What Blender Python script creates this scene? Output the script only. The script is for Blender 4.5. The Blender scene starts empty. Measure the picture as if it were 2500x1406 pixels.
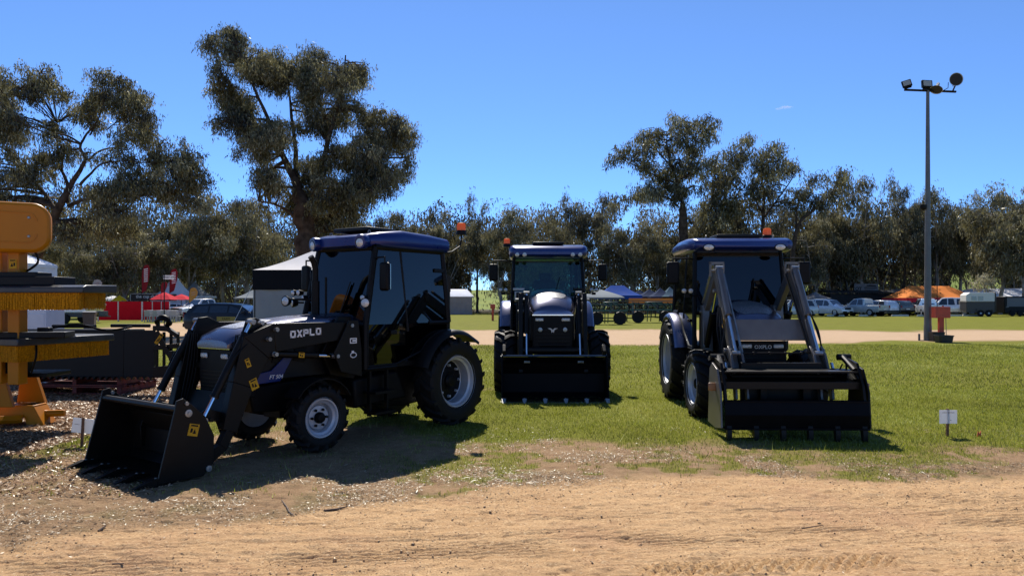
import bpy, math, random
import numpy as np
from mathutils import Matrix, Vector

# ---------------------------------------------------------------- camera, sky, sun, exposure
S = bpy.context.scene
C = S.collection
FPX, CAMZ = 1800.0, 1.65          # focal length in photo pixels, eye height
cam = bpy.data.cameras.new('camera'); camo = bpy.data.objects.new('camera', cam); C.objects.link(camo)
camo.location = (0, 0, CAMZ); camo.rotation_euler = (math.radians(90), 0, 0)
cam.sensor_width = 36; cam.lens = 36 * FPX / 2500; cam.shift_y = 30 / 2500; cam.clip_start = 0.05; cam.clip_end = 3000
S.camera = camo
SUN_EL, SUN_AZ = 48.0, -8.0       # degrees; azimuth clockwise from +Y
world = bpy.data.worlds.new('World'); S.world = world; world.use_nodes = True
wnt = world.node_tree; wbg = wnt.nodes['Background']
sky = wnt.nodes.new('ShaderNodeTexSky'); sky.sky_type = 'NISHITA'; sky.sun_disc = False
sky.sun_elevation = math.radians(SUN_EL); sky.sun_rotation = math.radians(SUN_AZ)
sky.altitude = 11000; sky.air_density = 2.5; sky.dust_density = 0.0; sky.ozone_density = 8.0
wnt.links.new(sky.outputs[0], wbg.inputs[0]); wbg.inputs[1].default_value = 0.122
sl = bpy.data.lights.new('sun', 'SUN'); sl.energy = 5.0; sl.angle = math.radians(0.5); sl.color = (1.0, 0.94, 0.85)
slo = bpy.data.objects.new('sun', sl); C.objects.link(slo)
slo.rotation_euler = (math.radians(90 - SUN_EL), 0, math.radians(180 - SUN_AZ)); slo.location = (0, 0, 40)
S.view_settings.view_transform = 'Standard'; S.view_settings.look = 'None'
S.view_settings.exposure = 0.62; S.view_settings.gamma = 1.0
S.render.engine = 'CYCLES'
S.cycles.max_bounces = 6; S.cycles.transparent_max_bounces = 12; S.cycles.diffuse_bounces = 3
S.cycles.use_denoising = True

R = math.radians
rng = np.random.default_rng(7)
rnd = random.Random(11)

def G(px, py):                    # photo pixel on the ground -> metres
    Y = CAMZ * FPX / (py - 733.0)
    return ((px - 1250) * Y / FPX, Y)
def PX(px, Y): return (px - 1250) * Y / FPX
def PZ(py, Y): return CAMZ + (733 - py) * Y / FPX

# ---------------------------------------------------------------- materials
MATS = {}
def mat(name, col, rough=0.5, metal=0.0, var=0.0, scale=8.0, bump=0.0, bscale=40.0, coat=0.0, spec=0.5, col2=None, emis=None, dust=0.0, dustcol=(.3,.22,.14), coatr=.05):
    if name in MATS: return MATS[name]
    m = bpy.data.materials.new(name); m.use_nodes = True
    nt = m.node_tree; b = nt.nodes['Principled BSDF']
    b.inputs['Base Color'].default_value = (*col, 1); b.inputs['Roughness'].default_value = rough
    b.inputs['Metallic'].default_value = metal; b.inputs['Specular IOR Level'].default_value = spec
    b.inputs['Coat Weight'].default_value = coat; b.inputs['Coat Roughness'].default_value = coatr
    tc = nt.nodes.new('ShaderNodeTexCoord')
    n = nt.nodes.new('ShaderNodeTexNoise'); n.inputs['Scale'].default_value = scale; n.inputs['Detail'].default_value = 6
    nt.links.new(tc.outputs['Object'], n.inputs['Vector'])
    if var or col2:
        c2 = col2 or tuple(min(1, c * (1 + var)) for c in col)
        c1 = col if col2 else tuple(c * (1 - var) for c in col)
        mx = nt.nodes.new('ShaderNodeMix'); mx.data_type = 'RGBA'
        rp = nt.nodes.new('ShaderNodeMapRange'); rp.inputs[1].default_value = .35; rp.inputs[2].default_value = .65
        nt.links.new(n.outputs['Fac'], rp.inputs[0]); nt.links.new(rp.outputs[0], mx.inputs[0])
        mx.inputs[6].default_value = (*c1, 1); mx.inputs[7].default_value = (*c2, 1)
        out = mx.outputs[2]
        if dust:
            n3 = nt.nodes.new('ShaderNodeTexNoise'); n3.inputs['Scale'].default_value = 3.0; n3.inputs['Detail'].default_value = 8
            nt.links.new(tc.outputs['Object'], n3.inputs['Vector'])
            r3 = nt.nodes.new('ShaderNodeMapRange'); r3.inputs[1].default_value = .45; r3.inputs[2].default_value = .8; r3.inputs[4].default_value = dust
            nt.links.new(n3.outputs['Fac'], r3.inputs[0])
            m3 = nt.nodes.new('ShaderNodeMix'); m3.data_type = 'RGBA'; m3.inputs[7].default_value = (*dustcol, 1)
            nt.links.new(r3.outputs[0], m3.inputs[0]); nt.links.new(out, m3.inputs[6]); out = m3.outputs[2]
        nt.links.new(out, b.inputs['Base Color'])
        rr = nt.nodes.new('ShaderNodeMapRange'); rr.inputs[3].default_value = rough * .8; rr.inputs[4].default_value = min(1, rough * 1.25)
        nt.links.new(n.outputs['Fac'], rr.inputs[0]); nt.links.new(rr.outputs[0], b.inputs['Roughness'])
    if bump:
        n2 = nt.nodes.new('ShaderNodeTexNoise'); n2.inputs['Scale'].default_value = bscale; n2.inputs['Detail'].default_value = 4
        nt.links.new(tc.outputs['Object'], n2.inputs['Vector'])
        bp = nt.nodes.new('ShaderNodeBump'); bp.inputs['Strength'].default_value = bump; bp.inputs['Distance'].default_value = .02
        nt.links.new(n2.outputs['Fac'], bp.inputs['Height']); nt.links.new(bp.outputs[0], b.inputs['Normal'])
    MATS[name] = m
    return m
def glass(name, tint, rough=0.02):
    if name in MATS: return MATS[name]
    m = bpy.data.materials.new(name); m.use_nodes = True; nt = m.node_tree
    nt.nodes.remove(nt.nodes['Principled BSDF']); out = nt.nodes['Material Output']
    t = nt.nodes.new('ShaderNodeBsdfTransparent'); t.inputs[0].default_value = (*tint, 1)
    g = nt.nodes.new('ShaderNodeBsdfGlossy'); g.inputs['Roughness'].default_value = rough; g.inputs[0].default_value = (.9, .95, 1, 1)
    f = nt.nodes.new('ShaderNodeFresnel'); f.inputs[0].default_value = 1.5
    x = nt.nodes.new('ShaderNodeMixShader')
    nt.links.new(f.outputs[0], x.inputs[0]); nt.links.new(t.outputs[0], x.inputs[1]); nt.links.new(g.outputs[0], x.inputs[2]); nt.links.new(x.outputs[0], out.inputs[0])
    MATS[name] = m; return m
def leafmat(name, dark, light, trans, hi=None):
    m = bpy.data.materials.new(name); m.use_nodes = True; nt = m.node_tree
    nt.nodes.remove(nt.nodes['Principled BSDF']); out = nt.nodes['Material Output']
    at = nt.nodes.new('ShaderNodeAttribute'); at.attribute_name = 'tint'
    mx = nt.nodes.new('ShaderNodeValToRGB'); e = mx.color_ramp.elements; e[0].color = (*dark, 1); e[1].color = (*light, 1)
    if hi: e[1].position = .72; q = e.new(1.0); q.color = (*hi, 1)  # optional palest tint; leaf and lawn materials use it for painted gloss
    nt.links.new(at.outputs['Fac'], mx.inputs[0])
    d = nt.nodes.new('ShaderNodeBsdfDiffuse'); nt.links.new(mx.outputs[0], d.inputs[0])
    t = nt.nodes.new('ShaderNodeBsdfTranslucent'); nt.links.new(mx.outputs[0], t.inputs[0])
    s = nt.nodes.new('ShaderNodeMixShader'); s.inputs[0].default_value = trans
    nt.links.new(d.outputs[0], s.inputs[1]); nt.links.new(t.outputs[0], s.inputs[2])
    g = nt.nodes.new('ShaderNodeBsdfGlossy'); g.inputs['Roughness'].default_value = .4; g.inputs[0].default_value = (.9, .9, .85, 1)
    s2 = nt.nodes.new('ShaderNodeMixShader'); s2.inputs[0].default_value = .05
    nt.links.new(s.outputs[0], s2.inputs[1]); nt.links.new(g.outputs[0], s2.inputs[2])
    nt.links.new(s2.outputs[0], out.inputs[0])
    MATS[name] = m; return m

# ---------------------------------------------------------------- mesh builder
def rotm(rx=0, ry=0, rz=0):
    return Matrix.Rotation(rz, 4, 'Z') @ Matrix.Rotation(ry, 4, 'Y') @ Matrix.Rotation(rx, 4, 'X')
class MB:
    def __init__(s): s.v = []; s.f = []
    def add(s, vs, fs):
        o = len(s.v); s.v += [tuple(v) for v in vs]; s.f += [tuple(i + o for i in f) for f in fs]; return s
    def box(s, c, d, rot=None, taper=1.0):
        hx, hy, hz = d[0] / 2, d[1] / 2, d[2] / 2; vs = []
        for z in (-hz, hz):
            k = taper if z > 0 else 1
            for x, y in ((-hx, -hy), (hx, -hy), (hx, hy), (-hx, hy)): vs.append(Vector((x * k, y * k, z)))
        if rot is not None: vs = [rot @ v for v in vs]
        c = Vector(c); return s.add([v + c for v in vs], [(3, 2, 1, 0), (4, 5, 6, 7), (0, 1, 5, 4), (1, 2, 6, 5), (2, 3, 7, 6), (3, 0, 4, 7)])
    def prism(s, pts, y0, y1, plane='xz'):   # polygon extruded across the other axis
        n = len(pts)
        def P(a, b, t): return {'xz': (a, t, b), 'yz': (t, a, b), 'xy': (a, b, t)}[plane]
        vs = [P(a, b, y0) for a, b in pts] + [P(a, b, y1) for a, b in pts]
        return s.add(vs, [tuple(range(n - 1, -1, -1)), tuple(range(n, 2 * n))] + [(i, (i + 1) % n, n + (i + 1) % n, n + i) for i in range(n)])
    def strip(s, pts, hw, y0, y1, plane='xz', closed=False):  # polyline with half widths, extruded
        n = len(pts); P = [Vector(p) for p in pts]; L = []; Rr = []
        if not hasattr(hw, '__len__'): hw = [hw] * n
        for i in range(n):
            a = P[max(0, i - 1)]; b = P[min(n - 1, i + 1)]; d = (b - a).normalized(); q = Vector((-d.y, d.x))
            if 0 < i < n - 1:
                d1 = (P[i] - P[i - 1]).normalized(); k = 1 / max(.5, d.dot(d1))
            else: k = 1
            L.append(P[i] + q * hw[i] * k); Rr.append(P[i] - q * hw[i] * k)
        for i in range(n - 1):
            s.prism([L[i], L[i + 1], Rr[i + 1], Rr[i]], y0, y1, plane)
        return s
    def tube(s, pts, r, n=8, cap=True):
        P = [Vector(p) for p in pts]; m = len(P)
        if not hasattr(r, '__len__'): r = [r] * m
        vs = []; up = None
        for i in range(m):
            d = (P[min(m - 1, i + 1)] - P[max(0, i - 1)])
            d = d.normalized() if d.length > 1e-9 else Vector((0, 0, 1))
            if up is None:
                up = Vector((0, 0, 1)) if abs(d.z) < .9 else Vector((1, 0, 0))
            a = d.cross(up); a = a.normalized() if a.length > 1e-6 else d.orthogonal().normalized()
            b = a.cross(d).normalized(); up = b
            for k in range(n):
                t = 2 * math.pi * k / n; vs.append(P[i] + (a * math.cos(t) + b * math.sin(t)) * r[i])
        fs = [(i * n + k, i * n + (k + 1) % n, (i + 1) * n + (k + 1) % n, (i + 1) * n + k) for i in range(m - 1) for k in range(n)]
        if cap: fs += [tuple(range(n - 1, -1, -1)), tuple(range((m - 1) * n, m * n))]
        return s.add(vs, fs)
    def lathe(s, prof, c=(0, 0, 0), axis='y', n=24, flip=1, cap=True):   # profile of (radius, height along axis)
        c = Vector(c); vs = []; m = len(prof)
        for r, h in prof:
            for k in range(n):
                t = 2 * math.pi * k / n; a, b = r * math.cos(t), r * math.sin(t); h2 = h * flip
                vs.append(c + Vector({'y': (a, h2, b), 'z': (a, b, h2), 'x': (h2, a, b)}[axis]))
        fs = [(i * n + k, i * n + (k + 1) % n, (i + 1) * n + (k + 1) % n, (i + 1) * n + k) for i in range(m - 1) for k in range(n)]
        if cap and prof[0][0] > 1e-6: fs.append(tuple(range(n - 1, -1, -1)))
        if cap and prof[-1][0] > 1e-6: fs.append(tuple(range((m - 1) * n, m * n)))
        return s.add(vs, fs)
    def loft(s, rings, cap=True, closed=True):
        n = len(rings[0]); m = len(rings); vs = [p for r in rings for p in r]
        k2 = n if closed else n - 1
        fs = [(i * n + k, i * n + (k + 1) % n, (i + 1) * n + (k + 1) % n, (i + 1) * n + k) for i in range(m - 1) for k in range(k2)]
        if cap and closed: fs += [tuple(range(n - 1, -1, -1)), tuple(range((m - 1) * n, m * n))]
        return s.add(vs, fs)
    def sheet(s, quads, th=0.006):   # polygons (lists of points) given thickness
        for q in quads:
            q = [Vector(p) for p in q]; nrm = (q[1] - q[0]).cross(q[2] - q[0]).normalized() * th / 2
            n = len(q)
            s.add([p - nrm for p in q] + [p + nrm for p in q], [tuple(range(n - 1, -1, -1)), tuple(range(n, 2 * n))] + [(i, (i + 1) % n, n + (i + 1) % n, n + i) for i in range(n)])
        return s
    def mesh(s, name, m=None, smooth=30):
        me = bpy.data.meshes.new(name); me.from_pydata(s.v, [], s.f); me.update()
        if m: me.materials.append(m)
        import bmesh
        bm = bmesh.new(); bm.from_mesh(me); bmesh.ops.recalc_face_normals(bm, faces=bm.faces); bm.to_mesh(me); bm.free()
        if smooth:
            me.shade_smooth(); me.set_sharp_from_angle(angle=R(smooth))
        return me
    def build(s, name, m, parent=None, bevel=0, loc=None, rot=None, smooth=30, kind=None):
        o = bpy.data.objects.new(name, s.mesh(name, m, smooth)); C.objects.link(o)
        if parent: o.parent = parent
        if loc: o.location = loc
        if rot: o.rotation_euler = rot
        if bevel:
            b = o.modifiers.new('bevel', 'BEVEL'); b.width = bevel; b.segments = 2; b.limit_method = 'ANGLE'; b.angle_limit = R(40)
        if kind: o['kind'] = kind
        return o
def tag(o, label, cat, group=None, kind=None):
    o['label'] = label; o['category'] = cat
    if group: o['group'] = group
    if kind: o['kind'] = kind
    return o
def thing(name, label, cat, loc=(0, 0, 0), rz=0, group=None):
    o = bpy.data.objects.new(name, None); C.objects.link(o); o.empty_display_size = .3
    o.location = loc; o.rotation_euler = (0, 0, rz)
    return tag(o, label, cat, group)
def share(me, name, parent, loc=(0, 0, 0), rot=(0, 0, 0), scale=None):
    o = bpy.data.objects.new(name, me); C.objects.link(o); o.parent = parent; o.location = loc; o.rotation_euler = rot
    if scale: o.scale = scale
    return o
def copy_tree(o, parent=None):
    c = o.copy(); C.objects.link(c); c.parent = parent
    for ch in [x for x in S.objects if x.parent == o]: copy_tree(ch, c)
    return c
def text(name, s, size, m, parent, loc, rot, ext=.004, shear=0, bold=0.0):
    cu = bpy.data.curves.new(name, 'FONT'); cu.body = s; cu.size = size; cu.extrude = ext; cu.align_x = 'CENTER'; cu.align_y = 'CENTER'; cu.resolution_u = 2; cu.offset = bold; cu.shear = shear
    t = bpy.data.objects.new(name, cu); me = bpy.data.meshes.new_from_object(t)
    bpy.data.objects.remove(t); bpy.data.curves.remove(cu)
    me.materials.clear(); me.materials.append(m)
    o = bpy.data.objects.new(name, me); C.objects.link(o); o.parent = parent; o.location = loc; o.rotation_euler = rot
    return o
def npmesh(name, V, F, m, attrs=None, smooth=False):   # numpy verts (n,3) and faces (k,3|4)
    me = bpy.data.meshes.new(name); V = np.asarray(V, np.float32); F = np.asarray(F, np.int32); k = F.shape[1]
    me.vertices.add(len(V)); me.vertices.foreach_set('co', V.ravel())
    me.loops.add(F.size); me.loops.foreach_set('vertex_index', F.ravel())
    me.polygons.add(len(F)); me.polygons.foreach_set('loop_start', np.arange(0, F.size, k, dtype=np.int32))
    for nme, a in (attrs or {}).items():
        at = me.attributes.new(nme, 'FLOAT', 'POINT'); at.data.foreach_set('value', np.asarray(a, np.float32))
    if smooth: me.polygons.foreach_set('use_smooth', np.ones(len(F), bool))
    me.materials.append(m); me.update(calc_edges=True)
    return me
def vnoise(x, y, scale, seed=0):   # smooth value noise, about 0..1
    g = np.random.default_rng(seed).random((256, 256)); x = np.asarray(x) / scale + 57.3; y = np.asarray(y) / scale + 91.7
    xi = np.floor(x).astype(int); yi = np.floor(y).astype(int); fx = x - xi; fy = y - yi
    fx = fx * fx * (3 - 2 * fx); fy = fy * fy * (3 - 2 * fy)
    a = g[xi % 256, yi % 256]; b = g[(xi + 1) % 256, yi % 256]; c = g[xi % 256, (yi + 1) % 256]; d = g[(xi + 1) % 256, (yi + 1) % 256]
    return (a * (1 - fx) + b * fx) * (1 - fy) + (c * (1 - fx) + d * fx) * fy
def sstep(a, b, t):
    t = np.clip((t - a) / (b - a), 0, 1); return t * t * (3 - 2 * t)

# shared materials
BLACK = mat('black_paint', (.0045, .0045, .005), .42, var=.25, scale=5, spec=.18)
STEEL_BLACK = mat('loader_black_paint', (.0065, .0050, .0036), .42, var=.25, scale=4, spec=.18)
PLASTIC = mat('black_plastic', (.0035, .0033, .0032), .5, var=.2, spec=.15)
RUBBER = mat('tyre_rubber', (.0055, .0052, .005), .62, var=.3, scale=6, bump=.2, bscale=60, spec=.22, dust=.015)
BLUE = mat('tractor_blue', (.0035, .016, .115), .28, metal=.2, var=.08, scale=3, coat=.2, coatr=.1, spec=.35)
HOODM = mat('metallic_blue_painted_sheen', (.125, .125, .175), .27, metal=.95, var=.06, scale=3, coat=.15)  # bonnet blue paled to lavender; sky sheen and sun glint put into the colour
SILVER = mat('rim_silver', (.40, .41, .44), .40, metal=.3, var=.08)
CHROME = mat('cylinder_chrome', (.7, .72, .75), .12, metal=1.0)
ZINC = mat('zinc_pin', (.30, .30, .29), .4, metal=.8, var=.2)
AMBER = leafmat('amber_lens', (.82, .24, .008), (.82, .24, .008), .6)
LENS = mat('lamp_lens', (.55, .55, .52), .15, metal=.3, bump=.6, bscale=60, coat=.6)
YSTICK = mat('warning_sticker_yellow', (.50, .27, .012), .55, var=.1, spec=.2)
WHITE = mat('white_paint', (.75, .75, .74), .45, var=.05)
WTEXT = mat('white_lettering', (.72, .70, .66), .5)
RED = mat('red_paint', (.35, .03, .02), .55, var=.2, dust=.1)
# ---------------------------------------------------------------- ground: one sheet with dirt road, lawn, track and mulch
def line(pts):
    w = sorted(G(*p) for p in pts); return np.array([p[0] for p in w]), np.array([p[1] for p in w])
DX, DYv = line([(-400, 1390), (0, 1345), (400, 1292), (830, 1236), (1200, 1192), (1700, 1164), (2100, 1164), (2500, 1172), (2900, 1180)])
GX, GYv = line([(-600, 1150), (0, 1110), (250, 1085), (420, 1060), (700, 1045), (950, 1050), (1080, 1080), (1180, 1105), (1300, 1100), (1600, 1095), (1750, 1100), (2000, 1110), (2200, 1112), (2500, 1115), (3000, 1115)])
MULCH = [G(*p) for p in [(-300, 900), (60, 903), (300, 905), (440, 912), (500, 935), (455, 985), (330, 1018), (235, 1075), (100, 1112), (-60, 1135), (-500, 1100)]]
def inpoly(x, y, poly):
    c = np.zeros(np.shape(x), bool); n = len(poly)
    for i in range(n):
        (x1, y1), (x2, y2) = poly[i], poly[(i + 1) % n]
        if y1 == y2: continue
        c ^= ((y1 > y) != (y2 > y)) & (x < (x2 - x1) * (y - y1) / (y2 - y1) + x1)
    return c
def zones(x, y):
    n1 = vnoise(x, y, .9, 1) - .5; n2 = vnoise(x, y, .28, 2) - .5; n3 = vnoise(x, y, 3.1, 3) - .5; n4 = vnoise(x, y, .1, 4) - .5
    wob = n1 * .5 + n2 * .25 + n4 * .12
    yd = np.interp(x, DX, DYv); yg = np.interp(x, GX, GYv)
    dirt = 1 - sstep(-.15, .2, y - yd + wob * .8)
    full = sstep(-.75, .75, y - yg + n3 * .9 + wob * 2.2)
    patch = (.45 + .55 * sstep(-1.6, -.4, x)) * sstep(.0, .30, n1 * .45 + n2 * .55 + n4 * .5 + .03 + np.clip((y - yd) / np.maximum(yg - yd, .1), 0, 1) * .12) * (1 - dirt) * .8
    mul = inpoly(x + wob * .7, y + wob * .7, MULCH).astype(float)
    # the gravel track behind, with its lane going off to the left
    y0 = 26.6 + .14 * (x + 1.5) * (x > -1.5); y1 = 40.2 - .03 * x
    n5 = vnoise(x, y, 7., 6) - .5; tr = sstep(-.6, 1.0, y - y0 + wob * 2.4 + n3 * 1.4 + n5 * 1.5) * (1 - sstep(-1.0, 1.8, y - y1 + wob * 3 + n3 * 2.5 + n5 * 3))
    ctr = np.abs(y - (33.2 + .05 * x)); hump = (1 - sstep(.2, 1.0, ctr + n3 * 1.2 + n1)) * .5
    hump = hump * (x < -7)
    lane = sstep(0, 1, y - 40) * (1 - sstep(56, 60, y + n3 * 5)) * sstep(-26, -23, x + n3 * 2) * (1 - sstep(-13, -11, x + (y - 40) * .2 + n3 * 2))
    tr = np.maximum(tr - hump, lane * .9)
    bare = sstep(.28, .42, n3 + n1 * .4) * .6        # worn spots in the lawn
    grass = np.maximum(full * (1 - bare * (y < 14)), patch) * (1 - mul) * (1 - tr)
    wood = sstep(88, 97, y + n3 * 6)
    return grass, dirt, mul, tr, wood
def relief(x, y):
    z = (vnoise(x, y, 2.3, 11) - .5) * .05 + (vnoise(x, y, .35, 12) - .5) * .014 + (vnoise(x, y, .09, 13) - .5) * .010
    near = np.clip((9 - y) / 2, 0, 1)
    z = z + (vnoise(x, y, .045, 14) - .5) * .014 * near - np.clip(vnoise(x, y, .07, 18) - .72, 0, 1) * .06 * near
    # wheel ruts along the road
    for off, wd, amp, sl, ga in ((4.98, .20, .012, .150, .045), (5.62, .10, .006, .12, .03), (4.42, .22, .010, .10, .028), (6.15, .08, .005, .02, .022), (5.28, .06, .005, .145, .035)):
        d = y - (off + sl * x) - (vnoise(x, y, 1.7, 15) - .5) * .12
        band = np.exp(-(d / wd) ** 2)
        z = z - band * amp + band * (np.abs(((d / .055) % 1) - .5) - .25) * ga * sstep(.3, .6, vnoise(x, y * 6, .8, 16))
    # chevron prints of a tractor tyre
    d = y - (4.66 + .10 * (x - 1.6)); band = np.exp(-(d / .10) ** 4) * sstep(.7, 1.0, x) * (1 - sstep(2.3, 2.6, x))
    z = z + band * np.where(((x - d * .9) / .085) % 1 < .5, .024, -.020)
    d = y - (4.72 - .05 * (x - 3)); band = np.exp(-(d / .22) ** 4) * sstep(2.7, 3.0, x)
    z = z + band * np.where(((x + d * 1.1) / .12) % 1 < .5, .005, -.005)
    m = inpoly(x, y, MULCH); z = z + m * (vnoise(x, y, .6, 17)) * .05
    z = z * np.clip((60 - y) / 30, 0, 1)
    return z
def grow(a, first, r, end):
    out = [a]; s = first
    while out[-1] < end: out.append(out[-1] + s); s *= r
    return out
xs = np.arange(-6.5, 6.5, .027); right = grow(6.5, .03, 1.085, 620); left = [-v for v in right]
xs = np.concatenate([left[::-1], xs, right])
ys = np.concatenate([-np.array(grow(-3.6, .3, 1.5, 60))[1:][::-1] if False else np.array([-60., -20, -5, 0, 2, 3, 3.4]), np.arange(3.7, 6.4, .012), np.arange(6.4, 10.5, .032), np.array(grow(10.5, .06, 1.032, 900))])
ys = np.unique(ys)
XX, YY = np.meshgrid(xs, ys)
ZZ = relief(XX, YY)
gr, di, mu, tr, wo = zones(XX, YY)
nx, ny = len(xs), len(ys)
idx = np.arange(nx * ny).reshape(ny, nx)
FF = np.stack([idx[:-1, :-1], idx[:-1, 1:], idx[1:, 1:], idx[1:, :-1]], -1).reshape(-1, 4)

gm = bpy.data.materials.new('ground'); gm.use_nodes = True; nt = gm.node_tree; pb = nt.nodes['Principled BSDF']
pb.inputs['Roughness'].default_value = .95; pb.inputs['Specular IOR Level'].default_value = .08
geo = nt.nodes.new('ShaderNodeNewGeometry')
def noise_n(scale, detail=6, rough=.6, stretch=None):
    n = nt.nodes.new('ShaderNodeTexNoise'); n.inputs['Scale'].default_value = scale; n.inputs['Detail'].default_value = detail; n.inputs['Roughness'].default_value = rough
    if stretch:
        mp = nt.nodes.new('ShaderNodeMapping'); mp.inputs['Scale'].default_value = stretch
        nt.links.new(geo.outputs['Position'], mp.inputs[0]); nt.links.new(mp.outputs[0], n.inputs['Vector'])
    else: nt.links.new(geo.outputs['Position'], n.inputs['Vector'])
    return n.outputs['Fac']
def ramp(src, a, b, lo=0., hi=1.):
    r = nt.nodes.new('ShaderNodeMapRange'); r.inputs[1].default_value = a; r.inputs[2].default_value = b; r.inputs[3].default_value = lo; r.inputs[4].default_value = hi
    nt.links.new(src, r.inputs[0]); return r.outputs[0]
def mixc(f, a, b):
    m = nt.nodes.new('ShaderNodeMix'); m.data_type = 'RGBA'
    nt.links.new(f, m.inputs[0])
    for i, c in ((6, a), (7, b)):
        if isinstance(c, tuple): m.inputs[i].default_value = (*c, 1)
        else: nt.links.new(c, m.inputs[i])
    return m.outputs[2]
def attr(nm):
    a = nt.nodes.new('ShaderNodeAttribute'); a.attribute_name = nm; return a.outputs['Fac']
fine = ramp(noise_n(60, 8, .75), .35, .65); mid = ramp(noise_n(7, 6), .35, .65); big = ramp(noise_n(.9, 5), .35, .65); spk = ramp(noise_n(170, 3, .7), .60, .68)
strk = ramp(noise_n(3, 6, .7, (.35, 4, 1)), .38, .62)
dirt_c = mixc(big, (.44, .270, .132), (.56, .365, .190)); dirt_c = mixc(ramp(mid, 0, 1, 0, .7), dirt_c, (.47, .295, .150)); dirt_c = mixc(ramp(strk, 0, 1, 0, .5), dirt_c, (.66, .455, .25))
dirt_c = mixc(ramp(fine, 0, 1, .0, .62), dirt_c, (.34, .19, .085)); dirt_c = mixc(ramp(spk, 0, 1, 0, .75), dirt_c, (.12, .065, .045)); dirt_c = mixc(ramp(noise_n(.55, 6, .7), .50, .70, 0, .65), dirt_c, (.35, .195, .11)); dirt_c = mixc(ramp(noise_n(22, 4, .8, (.4, 1.6, 1)), .60, .70, 0, .5), dirt_c, (.22, .12, .07)); dirt_c = mixc(ramp(noise_n(52, 2, .5), .60, .66, 0, .75), dirt_c, (.20, .11, .06)); dirt_c = mixc(ramp(noise_n(47, 2, .5, (1.1, 1, 1)), .61, .67, 0, .4), dirt_c, (.80, .60, .36))
soil_c = mixc(mid, (.22, .138, .076), (.36, .24, .135)); soil_c = mixc(ramp(fine, 0, 1, 0, .8), soil_c, (.20, .115, .058)); soil_c = mixc(ramp(noise_n(2.2, 6, .7), .5, .68, 0, .55), soil_c, (.13, .12, .045)); soil_c = mixc(ramp(spk, 0, 1, 0, .8), soil_c, (.52, .42, .28))
track_c = mixc(strk, (.40, .275, .165), (.50, .36, .235)); track_c = mixc(ramp(fine, 0, 1, 0, .4), track_c, (.3, .2, .12))
gfine = ramp(noise_n(90, 6, .8), .35, .65); gmid = ramp(noise_n(1.3, 6), .35, .65); gbig = ramp(noise_n(.22, 5), .35, .65)
grass_c = mixc(gfine, (.036, .042, .004), (.20, .20, .018)); grass_c = mixc(ramp(gmid, 0, 1, 0, .6), grass_c, (.21, .195, .032)); grass_c = mixc(ramp(gbig, 0, 1, 0, .5), grass_c, (.15, .17, .012))
gstrk = ramp(noise_n(1.1, 8, .75, (.22, 1.6, 1)), .35, .66)
grass_c = mixc(ramp(gstrk, 0, 1, 0, .45), grass_c, (.10, .105, .014))
mulch_c = mixc(fine, (.10, .055, .03), (.34, .21, .12))
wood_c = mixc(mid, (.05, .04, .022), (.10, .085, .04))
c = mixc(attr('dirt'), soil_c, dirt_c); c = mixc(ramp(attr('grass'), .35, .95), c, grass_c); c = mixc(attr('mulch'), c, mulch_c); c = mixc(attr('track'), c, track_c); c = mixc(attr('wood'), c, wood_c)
nt.links.new(c, pb.inputs['Base Color'])
bp = nt.nodes.new('ShaderNodeBump'); bp.inputs['Strength'].default_value = .8; bp.inputs['Distance'].default_value = .014
add = nt.nodes.new('ShaderNodeMath'); add.operation = 'ADD'; nt.links.new(noise_n(70, 6, .8), add.inputs[0]); nt.links.new(noise_n(16, 5, .7), add.inputs[1])
nt.links.new(add.outputs[0], bp.inputs['Height']); nt.links.new(bp.outputs[0], pb.inputs['Normal'])
gme = npmesh('ground', np.stack([XX, YY, ZZ], -1).reshape(-1, 3), FF, gm, {'grass': gr.ravel(), 'dirt': di.ravel(), 'mulch': mu.ravel(), 'track': tr.ravel(), 'wood': wo.ravel()}, smooth=True)
go = bpy.data.objects.new('ground', gme); C.objects.link(go); tag(go, 'flat ground with pale dirt road, worn lawn and gravel track', 'ground', kind='structure')
del XX, YY, ZZ, FF

# far paddock slope behind the trees
hx = np.linspace(-260, 300, 90); hy = np.linspace(118, 420, 40); HX, HY = np.meshgrid(hx, hy)
top = 4.5 + 6.5 * sstep(30, 110, HX) + 3 * sstep(-60, -160, HX) + (vnoise(HX, HY, 40, 5) - .5) * 2
HZ = -.3 + top * sstep(118, 200, HY) + (HY > 300) * 0
hid = np.arange(HX.size).reshape(HX.shape); HF = np.stack([hid[:-1, :-1], hid[:-1, 1:], hid[1:, 1:], hid[1:, :-1]], -1).reshape(-1, 4)
HM = mat('paddock_grass', (.13, .17, .035), .95, spec=.05, scale=.15, col2=(.20, .23, .06))
ho = bpy.data.objects.new('hill', npmesh('hill', np.stack([HX, HY, HZ], -1).reshape(-1, 3), HF, HM, smooth=True)); C.objects.link(ho)
tag(ho, 'green paddock slope rising behind the gum trees', 'hill', kind='structure')

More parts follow.
